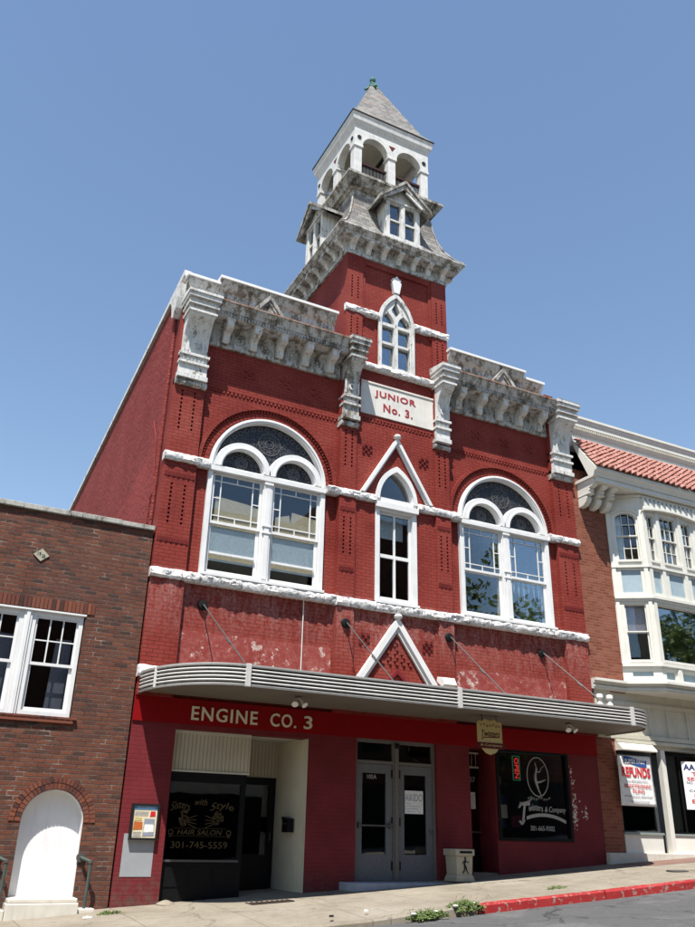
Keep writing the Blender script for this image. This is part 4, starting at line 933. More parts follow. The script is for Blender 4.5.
stroke([(9.20, 1.20, .025), (9.32, 1.22, .02), (9.46, 1.27, .008)]); stroke([(9.21, 1.43, .012), (9.30, 1.42, .010), (9.36, 1.52, .008), (9.44, 1.56, .006)]); mb.ring(9.215, 1.475, 0, .03, 0, 2*pi, F-.004, F, 10)
for i in range(9): x = 8.95+i*.073; mb.ring(x, .86+.02*sin(i*1.7), .015, .026, 0, pi*1.4, F-.003, F, 8)
text_mb(mb, 'T', 8.68, 8.98, .36, .78, F, .003, .012, shear=.25); stroke([(8.66, .66, .02), (8.72, .74, .03), (8.95, .80, .02), (9.05, .88, .01)])
stroke([(8.66, .40, .02), (8.72, .34, .03), (8.80, .42, .02)])
text_mb(mb, 'wisters', 8.93, 9.33, .59, .72, F, .003, .010, shear=.2, arc=.03); text_mb(mb, '& Company', 9.38, 9.98, .56, .71, F, .003, .010, shear=.2)
n = 16; up_ = []; dn = []
for i in range(n+1): u = i/n; x = 8.86+1.10*u; zz = .46+.10*(1-(2*u-1.0)**2)-.06*u; up_.append((x, zz+.035)); dn.append((x, zz-.035))
mb.plate(up_+list(reversed(dn)), [], F-.003, F)
text_mb(mb, '301-665-9302', 8.95, 9.62, .21, .31, F, .003, .006)
mb.build('white_lettering', M['whitelet'], DW)
# canopy
CD = 1.86; zc0, zc1 = 2.34, 2.70
path = [(1.45-1.38*cos(t), -CD*sin(t)) for t in [pi/2*i/16 for i in range(17)]]+[(5.85, -CD)]+[(10.35+.98*sin(t), -.9-.96*cos(t)) for t in [pi/2*i/12 for i in range(13)]]+[(11.33, -.02)]
path[0] = (.07, -.02)
def offset_path(pts, d):
    out = []
    for i, p in enumerate(pts):
        a = Vector(pts[max(0, i-1)]); b = Vector(pts[min(len(pts)-1, i+1)]); t = (b-a).normalized(); nrm = Vector((t.y, -t.x)); q = Vector(p)+nrm*d; out.append((q.x, q.y))
    return out
mb = MB(); mb.plate([(x, y) for x, y in path], [], zc0+.02, zc1-.03, lambda u, a, w_: (u, w_, a)); CN = P(mb, 'canopy', [M['soffit']])
prof = [(.0, zc0-.01), (.035, zc0-.01), (.045, zc0+.02)]
for i in range(5):
    z = zc0+.035+i*.064; prof += [(.0, z), (.0, z+.024), (.036, z+.028), (.044, z+.040), (.036, z+.054)]
prof += [(.012, zc1-.035), (.05, zc1-.028), (.055, zc1), (-.06, zc1+.004), (-.06, zc1-.02)]
mb = MB(); m = len(path); vs = []; rings = [offset_path(path, d) for d, z in prof]
for (d, z), rg in zip(prof, rings): vs += [(x, y, z) for x, y in rg]
fs = [(k*m+i, k*m+i+1, k*m+m+i+1, k*m+m+i) for k in range(len(prof)-1) for i in range(m-1)]
mb.add(vs, fs)
md = []
o = mb.build('fascia', [M['metal'], M['groove']], CN, normals=True)
npf = m-1
for idx, p in enumerate(o.data.polygons):
    k = idx//npf
    if k < len(prof)-1:
        d0, d1 = prof[k][0], prof[k+1][0]
        if d0 == .0 and d1 == .0 and k > 1: p.material_index = 1
for i in (16, 17, 18):
    x, y = path[i]; mb = MB(); mb.box(x-.045, x+.045, y-.075, y+.01, zc0-.02, zc1+.01); mb.build('joint_cover', M['metal'], CN, bevel=.006)
x, y = path[4]; mb = MB(); mb.tube((x-.03, y-.02, zc0), (x-.03, y-.02, zc1), .03, n=8); mb.build('joint_cover', M['metal'], CN)
# tie rods
for (x, z), (xe, ye, ze) in (((1.12, 4.13), (1.55, -1.55, 2.73)), ((4.22, 4.13), (4.55, -1.6, 2.73)), ((6.84, 4.14), (7.22, -1.6, 2.73)), ((9.62, 4.12), (9.95, -1.6, 2.73))):
    yb = .06 if (x < 4 or x > 9) else -.12
    mb = MB(); mb.tube((x, yb-.0, z), (x, yb-.06, z), .11, .085, 16); mb.tube((x, yb-.05, z), (x, yb-.09, z), .05, n=12); a = P(mb, 'tie_rod_anchor', M['iron'])
    mb = MB(); mb.tube((x, yb-.07, z), (xe, ye, ze), .014, n=6); mb.tube((xe+(x-xe)*.35, ye+(yb-ye)*.35, ze+(z-ze)*.35), (xe+(x-xe)*.43, ye+(yb-ye)*.43, ze+(z-ze)*.43), .026, n=6); mb.build('tie_rod', M['steel'], a)
mb = MB(); mb.tube((3.30, .03, 4.55), (3.30, .03, 2.75), .012, n=6); P(mb, 'cable', M['plaque'])

# things fixed to or near the station
def floodlight(loc, label, twist=0):
    t = thing('floodlight', label, 'floodlight', loc, 'floodlights under the canopy'); x, y, z = loc
    mb = MB(); mb.lathe((x, y, z), [(.0, -.03), (.06, -.03), (.06, 0), (0, 0)], 12); mb.build('mount', M['steel'], t)
    for s in (-1, 1):
        mb = MB(); a = Vector((x+s*.02, y, z-.03)); b = Vector((x+s*.07, y-.03, z-.09)); c = Vector((x+s*.10, y-.10, z-.17))
        mb.tube(a, b, .012, n=6); mb.tube(b, b+(c-b)*.5, .028, .035, 12); mb.tube(b+(c-b)*.5, c, .035, .062, 12); mb.build('lamp', M['insul'], t)
    return t
floodlight((2.72, -1.2, 2.36), 'white twin spotlight under the canopy beside the ENGINE CO. lettering'); floodlight((9.16, -1.2, 2.36), 'white twin spotlight under the canopy above the dance shop window')
t = thing('security_light', 'small white box floodlight on canopy top between the lower gable and a rod', 'floodlight', (6.28, -.8, 2.70))
mb = MB(); mb.tube((6.28, -.8, 2.68), (6.28, -.8, 2.94), .02, n=8); mb.build('bracket', M['steel'], t)
mb = MB(); mb.prism([(-.98, 2.93), (-.86, 2.88), (-.66, 3.02), (-.68, 3.12), (-.90, 3.08)], 6.13, 6.43); mb.build('lamp_housing', M['insul'], t, bevel=.01)
for k, (x, lb) in enumerate(((10.42, 'left one of two white porcelain insulators above the canopy right end'), (10.72, 'right one of two white porcelain insulators above the canopy right end'))):
    t = thing('insulator', lb, 'insulator', (x, -.9, 2.70), 'porcelain insulators over the canopy end')
    mb = MB(); mb.box(x-.03, x+.20, -.94, -.86, 2.80, 2.83) if k == 0 else mb.box(x-.05, x+.03, -.94, -.86, 2.84, 2.87); mb.tube((x, -.9, 2.68), (x, -.9, 2.84), .02, n=8); mb.build('bracket', M['iron'], t)
    mb = MB(); mb.lathe((x, -.9, 2.84), [(.03, 0), (.075, .02), (.075, .07), (.045, .10), (.045, .17), (.08, .20), (.08, .26), (.05, .28), (0, .28)], 14); mb.build('porcelain', M['insul'], t, smooth=True)

t = thing('hanging_sign', 'yellow shield shaped shop sign with maroon ribbon hanging under the canopy', 'sign', (7.03, -1.2, 1.64))
mb = MB(); y = -1.2
mb.plate([(6.74, 1.80), (7.34, 1.80), (7.34, 2.20), (7.30, 2.24), (7.24, 2.22), (7.16, 2.27), (7.04, 2.24), (6.92, 2.27), (6.84, 2.22), (6.78, 2.24), (6.74, 2.20)], [], y-.02, y+.02)
mb.plate([(6.84, 1.70), (7.24, 1.70), (7.16, 1.62), (7.04, 1.58), (6.92, 1.62)], [], y-.018, y+.018); B = mb.build('board', M['yellow'], t)
mb = MB(); mb.plate([(6.72, 1.70), (7.36, 1.70), (7.42, 1.755), (7.36, 1.81), (6.72, 1.81)], [], y-.035, y+.03); mb.build('ribbon', M['maroon'], t)
mb = MB(); text_mb(mb, 'Twisters', 6.82, 7.28, 1.93, 2.05, y-.021, .004, .012, shear=.3); mb.build('lettering', M['maroon'], t)
mb = MB(); mb.path([(7.26, y-.022, 1.925), (6.84, y-.022, 1.905), (6.83, y-.022, 1.86)], .010, 4); mb.build('flourish', M['maroon'], t); mb = MB()
for i in range(7): mb.ring(6.82+i*.075, 2.15+.02*sin(i*2), .012, .022, 0, 2*pi, y-.023, y-.0195, 8)
mb.build('scroll_border', M['maroon'], t)
mb = MB(); text_mb(mb, '& Company', 6.78, 7.32, 1.73, 1.785, y-.036, .003, .004); mb.build('ribbon_lettering', M['yellow'], t)
for x in (6.86, 7.22): mb = MB(); mb.tube((x, y, 2.22), (x, y, 2.37), .008, n=5); mb.build('chain', M['iron'], t)

t = thing('open_sign', 'red OPEN neon sign with green border hung upright in dance shop window', 'neon sign', (8.70, .12, 1.50))
mb = MB(); mb.plate(rect(8.60, 8.80, 1.22, 1.74), [rect(8.615, 8.785, 1.235, 1.725)], .10, .12); mb.build('border', M['neong'], t)
mb = MB(); mb.box(8.60, 8.80, .125, .13, 1.22, 1.74); mb.build('backing', M['black'], t)
mb = MB(); text_mb(mb, 'OPEN', 0, .43, 0, .11, .10, .01, .01, fn=lambda X, a, Z: (8.645+Z, a, 1.695-X)); mb.build('neon_letters', M['neonr'], t)

t = thing('mannequin', 'dark dressed mannequin bust standing inside the dance shop window', 'mannequin', (8.40, .45, .05))
mb = MB(); c = Vector((8.38, .42, 0))
mb.lathe((8.38, .42, 1.06), [(.0, 0), (.05, .02), (.08, .08), (.095, .16), (.085, .24), (.05, .29), (0, .30)], 16); mb.lathe((8.38, .42, .92), [(.07, 0), (.045, .06), (.045, .14), (.04, .18)], 12); mb.build('head', M['skin'], t, smooth=True)
mb = MB(); mb.lathe((8.38, .42, .25), [(.18, 0), (.15, .2), (.13, .35), (.20, .55), (.19, .66), (.07, .70)], 16); mb.build('dress', M['navy'], t, smooth=True)
mb = MB(); mb.box(8.32, 8.5, .25, .30, .45, .72); mb.build('card', M['paper'], t)
mb = MB(); mb.lathe((8.38, .42, .0), [(.16, 0), (.16, .03), (.03, .05), (.03, .26)], 12); mb.build('stand', M['iron'], t)
mb = MB(); mb.plate([(9.3, .62), (9.62, .62), (9.58, .95), (9.34, .95)], [], .5, .55); tag(mb.build('leotard', M['teal']), 'teal garment hung inside the dance shop window behind the oval', 'clothing')
mb = MB(); mb.box(8.80, 9.08, .5, .56, .28, .52); tag(mb.build('folded_shirt', M['purple']), 'magenta cloth inside dance shop window behind the large letter T', 'clothing')

t = thing('aikido_poster', 'white AIKIDO poster taped inside the right glass door', 'poster', (6.02, .12, .68))
mb = MB(); mb.box(5.80, 6.24, .115, .120, .46, .90); mb.build('sheet', M['paper'], t)
mb = MB(); text_mb(mb, 'AIKIDO', 5.805, 6.22, .70, .84, .115, .002, .0); mb.build('lettering', M['greyprint'], t); mb = MB()
for i, (a, b) in enumerate(((5.82, 5.95), (5.84, 6.16), (5.82, 6.10), (5.82, 6.02))): mb.box(a, b, .1135, .115, .65-i*.048, .657-i*.048)
mb.build('text_lines', M['greyprint'], t)
t = thing('door_notice', 'small white paper notice on the black door numbered 107', 'notice', (7.76, .6, .7)); mb = MB(); mb.box(7.70, 7.90, .590, .594, .62, .96); mb.build('sheet', M['paper'], t)
mb = MB()
for i in range(7): mb.box(7.74, 7.86, .587, .589, .66+i*.038, .67+i*.038)
mb.build('lettering', M['greyprint'], t)

t = thing('mailbox', 'small black mailbox on the cream side wall of the salon entrance', 'mailbox', (3.38, .50, .1))
mb = MB(); mb.box(3.30, 3.43, .35, .62, .06, .28); mb.prism([(.34, .281), (.63, .281), (.63, .34), (.34, .30)], 3.29, 3.43); mb.build('body', M['black'], t, bevel=.006)
mb = MB(); mb.box(3.285, 3.30, .40, .57, .20, .225); mb.build('slot', M['steel'], t)

t = thing('notice_board', 'framed display board with blue header and pictures on the sunlit red pier', 'notice board', (.42, -.04, .16))
mb = MB(); mb.plate(rect(.17, .66, -.12, .46), [rect(.205, .625, -.085, .43)], -.08, -.001); mb.build('frame', M['iron'], t)
mb = MB(); mb.box(.20, .63, -.055, -.045, -.09, .435); pg = mb.build('page', M['beige'], t)
mb = MB(); mb.box(.207, .623, -.060, -.056, .365, .425); mb.build('header', M['skyblue'], pg)
mb = MB(); text_mb(mb, 'THE FIRE COMPANIES', .26, .57, .385, .405, -.061, .001); mb.build('header_lettering', M['paper'], pg)
for (a, b, c_, d_, mt) in ((.225, .39, .04, .17, 'orangep'), (.40, .60, -.06, .22, 'greyprint'), (.50, .60, .25, .34, 'redprint'), (.235, .37, .18, .24, 'yellow'), (.41, .59, .0, .13, 'paper')):
    mb = MB(); e = .001 if mt != 'paper' else .003
    mb.plate([(a, c_), (b, c_+.01), (b-.01, d_), (a+.01, d_)], [], -.0575-e, -.0565-e*.5); mb.build('picture', M[mt], pg)
mb = MB()
for i in range(5): mb.box(.235, .375, -.0575, -.056, -.07+i*.018, -.064+i*.018)
for i in range(4): mb.box(.235, .47, -.0575, -.056, .265+i*.02, .272+i*.02)
mb.build('text_lines', M['greyprint'], pg)

# litter bin
bx0, bx1, by0, by1 = 6.52, 6.95, -.62, -.19; zb_ = gz(6.8, -.4)
t = thing('litter_bin', 'square beige litter bin with dark dancer emblem beside the entrance step', 'litter bin', ((bx0+bx1)/2, (by0+by1)/2, zb_))
mb = MB(); cx_, cy_ = (bx0+bx1)/2, (by0+by1)/2
def taper(mb, h0, h1, a, b): mb.add([(cx_-h0, cy_-h0, a), (cx_+h0, cy_-h0, a), (cx_+h0, cy_+h0, a), (cx_-h0, cy_+h0, a), (cx_-h1, cy_-h1, b), (cx_+h1, cy_-h1, b), (cx_+h1, cy_+h1, b), (cx_-h1, cy_+h1, b)], [(0,3,2,1),(4,5,6,7),(0,1,5,4),(1,2,6,5),(2,3,7,6),(3,0,4,7)])
taper(mb, .215, .215, zb_, zb_+.05); taper(mb, .215, .185, zb_+.051, zb_+.12); taper(mb, .18, .195, zb_+.121, zb_+.46); mb.build('body', M['binm'], t, bevel=.006)
mb = MB(); taper(mb, .225, .225, zb_+.461, zb_+.58); mb.build('lid', M['binm'], t, bevel=.01)
mb = MB(); mb.box(cx_-.13, cx_+.16, cy_-.232, cy_-.222, zb_+.505, zb_+.545); mb.box(cx_-.232, cx_-.222, cy_-.13, cy_+.13, zb_+.555, zb_+.60) if 0 else None; mb.build('slot', M['black'], t)
mb = MB(); F = cy_-.195
stroke([(cx_+.01, zb_+.44, .008), (cx_+.015, zb_+.38, .016), (cx_-.01, zb_+.31, .018), (cx_+.03, zb_+.25, .014), (cx_+.05, zb_+.18, .010), (cx_+.08, zb_+.14, .008)])
stroke([(cx_-.01, zb_+.30, .014), (cx_+.0, zb_+.22, .010), (cx_-.05, zb_+.15, .010)]); stroke([(cx_+.01, zb_+.36, .010), (cx_+.10, zb_+.34, .008)]); stroke([(cx_+.0, zb_+.37, .010), (cx_-.05, zb_+.33, .008)])
mb.ring(cx_+.015, zb_+.42, 0, .02, 0, 2*pi, F-.006, F, 8); mb.build('dancer_emblem', M['iron'], t)

# ------------------------------------------------------------------ left brick building
LB = thing('brick_building', 'low brown brick building with white double window and blocked arched doorway', 'building', (-3, 0, -1.3))
LP = lambda mb, n, m_, **k: mb.build(n, m_, LB, **k)
LX0 = -14.0; wz = lambda x: 5.58
ax, ar, azs = -1.125, .505, .13
mb = MB(); ah = [(ax-ar, -.99), (ax+ar, -.99)]+arc_pts(ax, azs, ar, 0, pi, 20)
mb.plate(rect(LX0, -.035, -2.4, 5.45), [rect(-3.15, -1.08, 1.80, 3.62), ah, rect(-6.6, -4.5, 1.8, 3.62)], 0.0, .34); LP(mb, 'wall', M['old'])
mb = MB(); mb.box(LX0, -.036, .34, 14, -2.4, 5.2); LP(mb, 'building_mass', M['old']) if 0 else None
mb = MB(); mb.box(-.336, -.036, .341, 14, -2.4, 5.2); mb.box(LX0, LX0+.3, .341, 14, -2.4, 5.2); mb.box(LX0, -.036, 14, 14.3, -2.4, 5.2); LP(mb, 'side_wall', M['old'])
mb = MB(); mb.box(LX0+.3, -.34, .342, 14, 5.0, 5.15); mb.box(LX0+.3, -.34, 1.6, 1.7, -2, 5.0); LP(mb, 'roof', M['darkin'])
mb = MB(); rr = random.Random(2); x = LX0
while x < -.08:
    L = min(rr.uniform(.7, 1.0), -.02-x); mb.box(x+.004, x+L-.004, -.06+rr.uniform(-.01, .01), .42, 5.451+rr.uniform(0, .012), 5.545+rr.uniform(-.01, .012)); x += L
LP(mb, 'coping', M['coping'], bevel=.008)
mb = MB(); x = -3.4
while x < -.98: mb.box(x+.004, x+.064, -.012-rr.uniform(0, .006), .01, 3.64, 3.84); x += .0705
LP(mb, 'soldier_course', M['vous'])
mb = MB(); mb.box(-3.2, -1.04, -.045, .02, 1.70, 1.765)
x = -3.2
while x < -1.05: mb.box(x+.004, x+.10, -.055, .02, 1.766, 1.80); x += .106
LP(mb, 'window_sill', M['vous'])
for rings, (ra, rb) in enumerate(((.512, .60), (.612, .70))):
    mb = MB(); n = 26+rings*4
    for i in range(n): mb.ring(ax, azs, ra, rb, pi*(i+.07)/n, pi*(i+.93)/n, -.014, .01, 1)
    LP(mb, 'arch_ring', M['vous'])
# windows: two units, mullion between
def dh_window(x0, x1, z0_, z1_, y=.06):
    mb = MB(); mb.plate(rect(x0, x1, z0_, z1_), [rect(x0+.075, x1-.075, z0_+.08, z1_-.075)], y-.02, y+.10); wn_ = LP(mb, 'window', M['white'], bevel=.004)
    a, b, c_, d_ = x0+.075, x1-.075, z0_+.08, z1_-.075; zm = (c_+d_)/2-.02
    mb = MB(); mb.plate(rect(a, b, zm-.02, d_), [rect(a+.035, b-.035, zm+.03, d_-.035)], y+.005, y+.04); ga, gb, gc, gd = a+.035, b-.035, zm+.03, d_-.035
    for i in (1, 2): x = ga+(gb-ga)*i/3; mb.box(x-.012, x+.012, y+.010, y+.035, gc, gd)
    zq = (gc+gd)/2; mb.box(ga, gb, y+.011, y+.034, zq-.011, zq+.011); mb.build('upper_sash', M['white'], wn_)
    mb = MB(); mb.plate(rect(a, b, c_, zm+.015), [rect(a+.05, b-.05, c_+.06, zm-.02)], y+.042, y+.075); mb.build('lower_sash', M['white'], wn_)
    mb = MB(); mb.box(a+.01, b-.01, y+.022, y+.025, zm, d_-.01); mb.box(a+.02, b-.02, y+.058, y+.061, c_+.02, zm); mb.build('pane', M['glass'], wn_)
    mb = MB(); mb.plate([(a+(b-a)*.55, c_+.05), (b-.02, c_+.05), (b-.02, d_-.3), (a+(b-a)*.6, d_-.3)], [], y+.35, y+.36); mb.build('curtain', M['greyprint'], wn_)
dh_window(-2.0, -1.10, 1.80, 3.59); dh_window(-3.12, -2.14, 1.80, 3.59); dh_window(-6.55, -5.6, 1.8, 3.59); dh_window(-5.5, -4.55, 1.8, 3.59)
mb = MB(); mb.box(-2.139, -2.001, .015, .12, 1.77, 3.59); mb.box(-2.10, -2.04, -.005, .015, 1.77, 3.59); mb.box(-3.15, -1.07, -.02, .12, 3.592, 3.625); LP(mb, 'window_casing', M['white'], bevel=.004)
mb = MB(); mb.plate([(ax-ar, -.985), (ax+ar, -.985)]+arc_pts(ax, azs, ar, 0, pi, 20), [], .20, .28); LP(mb, 'blocked_doorway', m_paint('white_render', (.70, .70, .71), .65, .05, .4, (.5, .49, .47), 2, .35))
mb = MB(); mb.ring(ax, azs, ar-.012, ar-.001, 0, pi, .015, .20, 24); mb.box(ax-ar+.001, ax-ar+.012, .015, .20, -.98, azs); mb.box(ax+ar-.012, ax+ar-.001, .015, .20, -.98, azs); LP(mb, 'reveal', M['white'])
mb = MB(); mb.plate([(-2.04, 4.50), (-1.90, 4.62), (-2.04, 4.74), (-2.18, 4.62)], [], -.02, .01); DT = LP(mb, 'date_tile', M['tantile'])
for a_ in (('19', -2.11, -2.05, 4.60, 4.67), ('26', -2.03, -1.97, 4.57, 4.64)): mb = MB(); text_mb(mb, *a_, -.021, .004, .01); mb.build('lettering', M['groove'], DT)
mb = MB(); mb.box(-1.68, -.58, -.36, .20, -1.42, -1.05); mb.box(-1.66, -.60, -.33, .20, -1.05, -.985); mb.box(-.575, -.30, -.28, .0, -1.5, -1.14); mb.box(-1.98, -1.685, -.28, .0, -1.6, -1.14)
LP(mb, 'door_step', M['stone'], bevel=.015)
for k, (x, d, lb) in enumerate(((-.46, 1, 'dark green pipe handrail right of the white blocked doorway'), (-1.78, -1, 'dark green pipe handrail left of the white blocked doorway'))):
    t = thing('handrail', lb, 'handrail', (x, -.16, -1.14), 'pipe handrails beside the blocked doorway')
    mb = MB(); mb.tube((x+d*.0, -.20, -1.14), (x+.02, -.20, -.47), .026, n=10); mb.tube((x+.02, -.20, -.46), (x-.12, -.02, -.40), .026, n=10); mb.build('pipe', M['greenpipe'], t, smooth=True)
    mb = MB(); mb.tube((x-.12, -.03, -.40), (x-.12, -.0005, -.40), .075, n=14); mb.lathe((x+.02, -.20, -.49), [(0, 0), (.036, .01), (.036, .05), (0, .06)], 10); mb.build('fitting', M['steel'], t, smooth=True)

# ------------------------------------------------------------------ right building
RB = thing('shop_building', 'cream bay windowed shop building with pink tile eave and orange brick pier', 'building', (15, 0, -.3))
RP = lambda mb, n, m_, **k: mb.build(n, m_, RB, **k)
RX1 = 21.0
mb = MB(); mb.box(11.012, 12.15, .0, .3, 3.40, 9.3); mb.box(11.012, 11.62, .0, .3, -.30, 3.40); RP(mb, 'brick_wall', M['orange'])
mb = MB(); mb.box(11.012, 11.3, .301, 12, -1.0, 10.4); mb.box(RX1-.3, RX1, .301, 12, -1, 10.4); mb.box(11.3, RX1-.3, 11.7, 12, -1, 10.4); mb.box(16.4, RX1, 0, .3, 3.4, 9.3); RP(mb, 'rear_wall', M['orange'])
mb = MB(); mb.box(11.3, RX1-.3, .31, 11.7, 10.2, 10.3); mb.box(11.3, RX1-.3, 3.0, 3.1, -1, 10.2); mb.box(11.3, RX1-.3, .31, 3.0, 3.2, 3.3); RP(mb, 'roof', M['darkin'])
# top cornice
mb = MB(); x0 = 11.13
mb.prism([(.3, 10.0), (0, 10.0), (0, 10.42), (-.03, 10.44), (-.05, 10.50), (-.06, 10.52), (-.06, 10.60), (-.09, 10.62), (-.09, 10.74), (-.115, 10.76), (-.115, 10.82), (-.15, 10.85), (-.15, 10.92), (.3, 10.94)], x0, RX1); RC = RP(mb, 'cornice', M['cream'])
mb = MB(); n = int((RX1-x0)/.075); mb.box(x0, RX1, -.075, -.0605, 10.60, 10.615)
for i in range(n): mb.box(x0+i*.075, x0+.045+i*.075, -.085, -.061, 10.53, 10.60)
mb.build('dentils', M['creamdk'], RC)
# tile eave
ey, ez, ty_, tz = -.80, 9.10, -.04, 10.18
mb = MB(); per = .205; rows = 9; rr = random.Random(11)
sl_ = Vector((0, ey-ty_, ez-tz)); Ls = sl_.length; sd_ = sl_.normalized(); nn = Vector((0, sd_.z, -sd_.y)); nn = nn if nn.z > 0 else -nn
i = 0; X = 11.20
while X < 20:
    for r in range(rows):
        a = r*Ls/rows; b = (r+1)*Ls/rows+.03; na = 8
        j1 = rr.uniform(-.012, .012); jz = rr.uniform(-.012, .016); a += rr.uniform(-.012, .012); b += rr.uniform(-.015, .012)
        vs = []
        for (t_, lift) in ((a, .0), (b, .05)):
            for k in range(na+1):
                u = k/na; ang = u*2*pi; p = Vector((X+j1+u*per*1.02, 0, 0)); base = Vector((0, ty_, tz))+sd_*t_
                h = .046*(1-cos(ang))
                q = base+nn*(h+lift+jz*.5); vs.append((p.x, q.y, q.z))
        m_ = na+1
        fs = [(k, k+1, m_+k+1, m_+k) for k in range(na)]
        base2 = len(vs)
        for k in range(na+1): q = Vector(vs[m_+k])-nn*.05; vs.append((q.x, q.y, q.z))
        fs += [(m_+k, m_+k+1, base2+k+1, base2+k) for k in range(na)]
        mb.add(vs, fs)
    X += per
RP(mb, 'tile_roof', M['tile'], normals=False)
mb = MB(); x0 = 11.18
mb.prism([(-.02, 10.15), (ey+.0, ez-.015), (ey+.0, ez-.10), (ey+.05, ez-.14), (ey+.09, ez-.24), (ey+.14, ez-.27), (-.0, ez-.27), (-.0, ez-.20), (ey+.28, ez-.20), (-.02, 10.05)], x0, RX1); RP(mb, 'eave', M['cream'])
mb = MB(); mb.box(11.30, RX1, -.70, -.001, 8.72, 8.83); mb.box(11.20, 11.24, -.5, -.0, 8.95, 9.6) if 0 else None; RP(mb, 'soffit', M['cream'])
for i in range(3):
    x = 11.23+i*.36; mb = MB()
    mb.prism([(-.0, 8.16), (-.16, 8.18), (-.28, 8.25), (-.34, 8.36), (-.30, 8.42), (-.40, 8.47), (-.46, 8.55), (-.44, 8.60), (-.58, 8.63), (-.62, 8.70), (-.62, 8.83), (-.0, 8.83)], x, x+.17)
    mb.box(x-.015, x+.185, -.66, -.0, 8.832, 8.93); mb.box(x-.01, x+.18, -.45, 0, 8.44, 8.47); RP(mb, 'bracket', M['cream'], bevel=.006)
# bay: plan
A_, B_ = Vector((12.15, 0)), Vector((12.93, -.55)); C_ = Vector((16.0, -.55)); D_ = Vector((16.4, 0))
def face(A, B):
    u = (B-A).normalized(); n_ = Vector((u.y, -u.x))
    return lambda s, a, z: (A.x+u.x*s-n_.x*a, A.y+u.y*s-n_.y*a, z)
f1 = face(A_, B_); f2 = face(B_, C_); f3 = face(C_, D_); L1 = (B_-A_).length; L2 = (C_-B_).length; L3 = (D_-C_).length
def bay_panel(f, L, holes): mb = MB(); mb.plate(rect(.0, L, 3.66, 8.75), holes, 0, .14, f); return RP(mb, 'bay_wall', M['cream'])
aw = [(.22, 6.86), (.78, 6.86), (.78, 8.0), (.72, 8.10), (.60, 8.17), (.50, 8.19), (.40, 8.17), (.28, 8.10), (.22, 8.0)]
bay_panel(f1, L1, [rect(.22, .76, 4.22, 5.66), rect(.24, .74, 3.82, 3.95), rect(.24, .74, 5.97, 6.58), aw])
def grp(x): return [rect(x+.10, x+.42, 6.86, 8.14), rect(x+.64, x+1.24, 6.86, 8.18), rect(x+1.46, x+1.80, 6.86, 8.14), rect(x+.13, x+.43, 5.98, 6.58), rect(x+.72, x+1.27, 5.98, 6.58), rect(x+1.55, x+1.85, 5.98, 6.58),
                    rect(x+.14, x+.45, 3.76, 3.95), rect(x+.70, x+1.28, 3.76, 3.95), rect(x+1.5, x+1.85, 3.76, 3.95), rect(x+.08, x+1.85, 4.22, 5.66)]
g2 = grp(0)+[rect(2.1, 2.8, 6.86, 8.14), rect(2.1, 2.8, 5.98, 6.58), rect(2.1, 2.8, 4.22, 5.66)]
bay_panel(f2, L2, g2); bay_panel(f3, L3, [])
def trim(mb, z0_, z1_, o, oin=.0):
    for f, L, e0, e1 in ((f1, L1, .0, o*.3), (f2, L2, -o*.3, o*.3), (f3, L3, 0, 0)):
        mb.plate(rect(e0, L+e1, z0_, z1_), [], -o, -.001, f)
BT = None
for za, zb_, o_ in ((5.80, 5.87, .07), (5.741, 5.799, .04), (6.64, 6.70, .05), (4.06, 4.14, .07), (3.99, 4.059, .03), (8.62, 8.70, .04)):
    mb = MB(); trim(mb, za, zb_, o_); o_ = RP(mb, 'bay_moulding', M['cream']); BT = BT or o_
for f, L, xs in ((f1, L1, (.06, L1-.08)), (f2, L2, (.06, .53, 1.35, 1.95))):
    for x in xs:
        mb = MB(); mb.plate(rect(x-.05, x+.05, 5.88, 8.30), [], -.035, -.001, f); mb.build('bay_pilaster', M['cream'], BT)
        if x not in (.53, 1.35): mb = MB(); mb.plate(rect(x-.045, x+.045, 4.15, 5.73), [], -.03, -.001, f); mb.build('bay_pilaster', M['cream'], BT)
for x in (.58, 1.42): mb = MB(); mb.plate([(x-.07, 3.67), (x+.07, 3.67), (x+.07, 3.95), (x+.04, 4.02), (x-.04, 4.02), (x-.07, 3.95)], [], -.06, -.001, f2); mb.build('bay_bracket', M['cream'], BT)
# segmental hood with crest on the front face
mb = MB(); n = 20; lo = []; hi = []
for i in range(n+1):
    u = i/n; x = .0+2.06*u; lo.append((x, 8.22+.10*(1-(2*u-1)**2))); hi.append((x, 8.45+.10*(1-(2*u-1)**2)*.5))
mb.plate(lo+list(reversed(hi)), [], -.09, -.001, f2)
mb.plate([(p[0], p[1]) for p in lo]+[(p[0], p[1]+.06) for p in reversed(lo)], [], -.13, -.091, f2)
for i in range(13):
    x = .02+i*.158; mb.plate([(x, 8.451), (x+.15, 8.451), (x+.15, 8.47), (x+.05, 8.62), (x, 8.56)], [], -.08, -.002, f2)
mb.build('hood', M['cream'], BT)
mb = MB(); mb.plate([(.0, 8.20), (.18, 8.14), (.32, 8.22), (.50, 8.25), (.68, 8.22), (.82, 8.14), (L1, 8.2), (L1, 8.28), (.82, 8.22), (.68, 8.29), (.50, 8.32), (.32, 8.29), (.18, 8.21), (0, 8.27)], [], -.03, -.001, f1); mb.build('hood', M['cream'], BT)
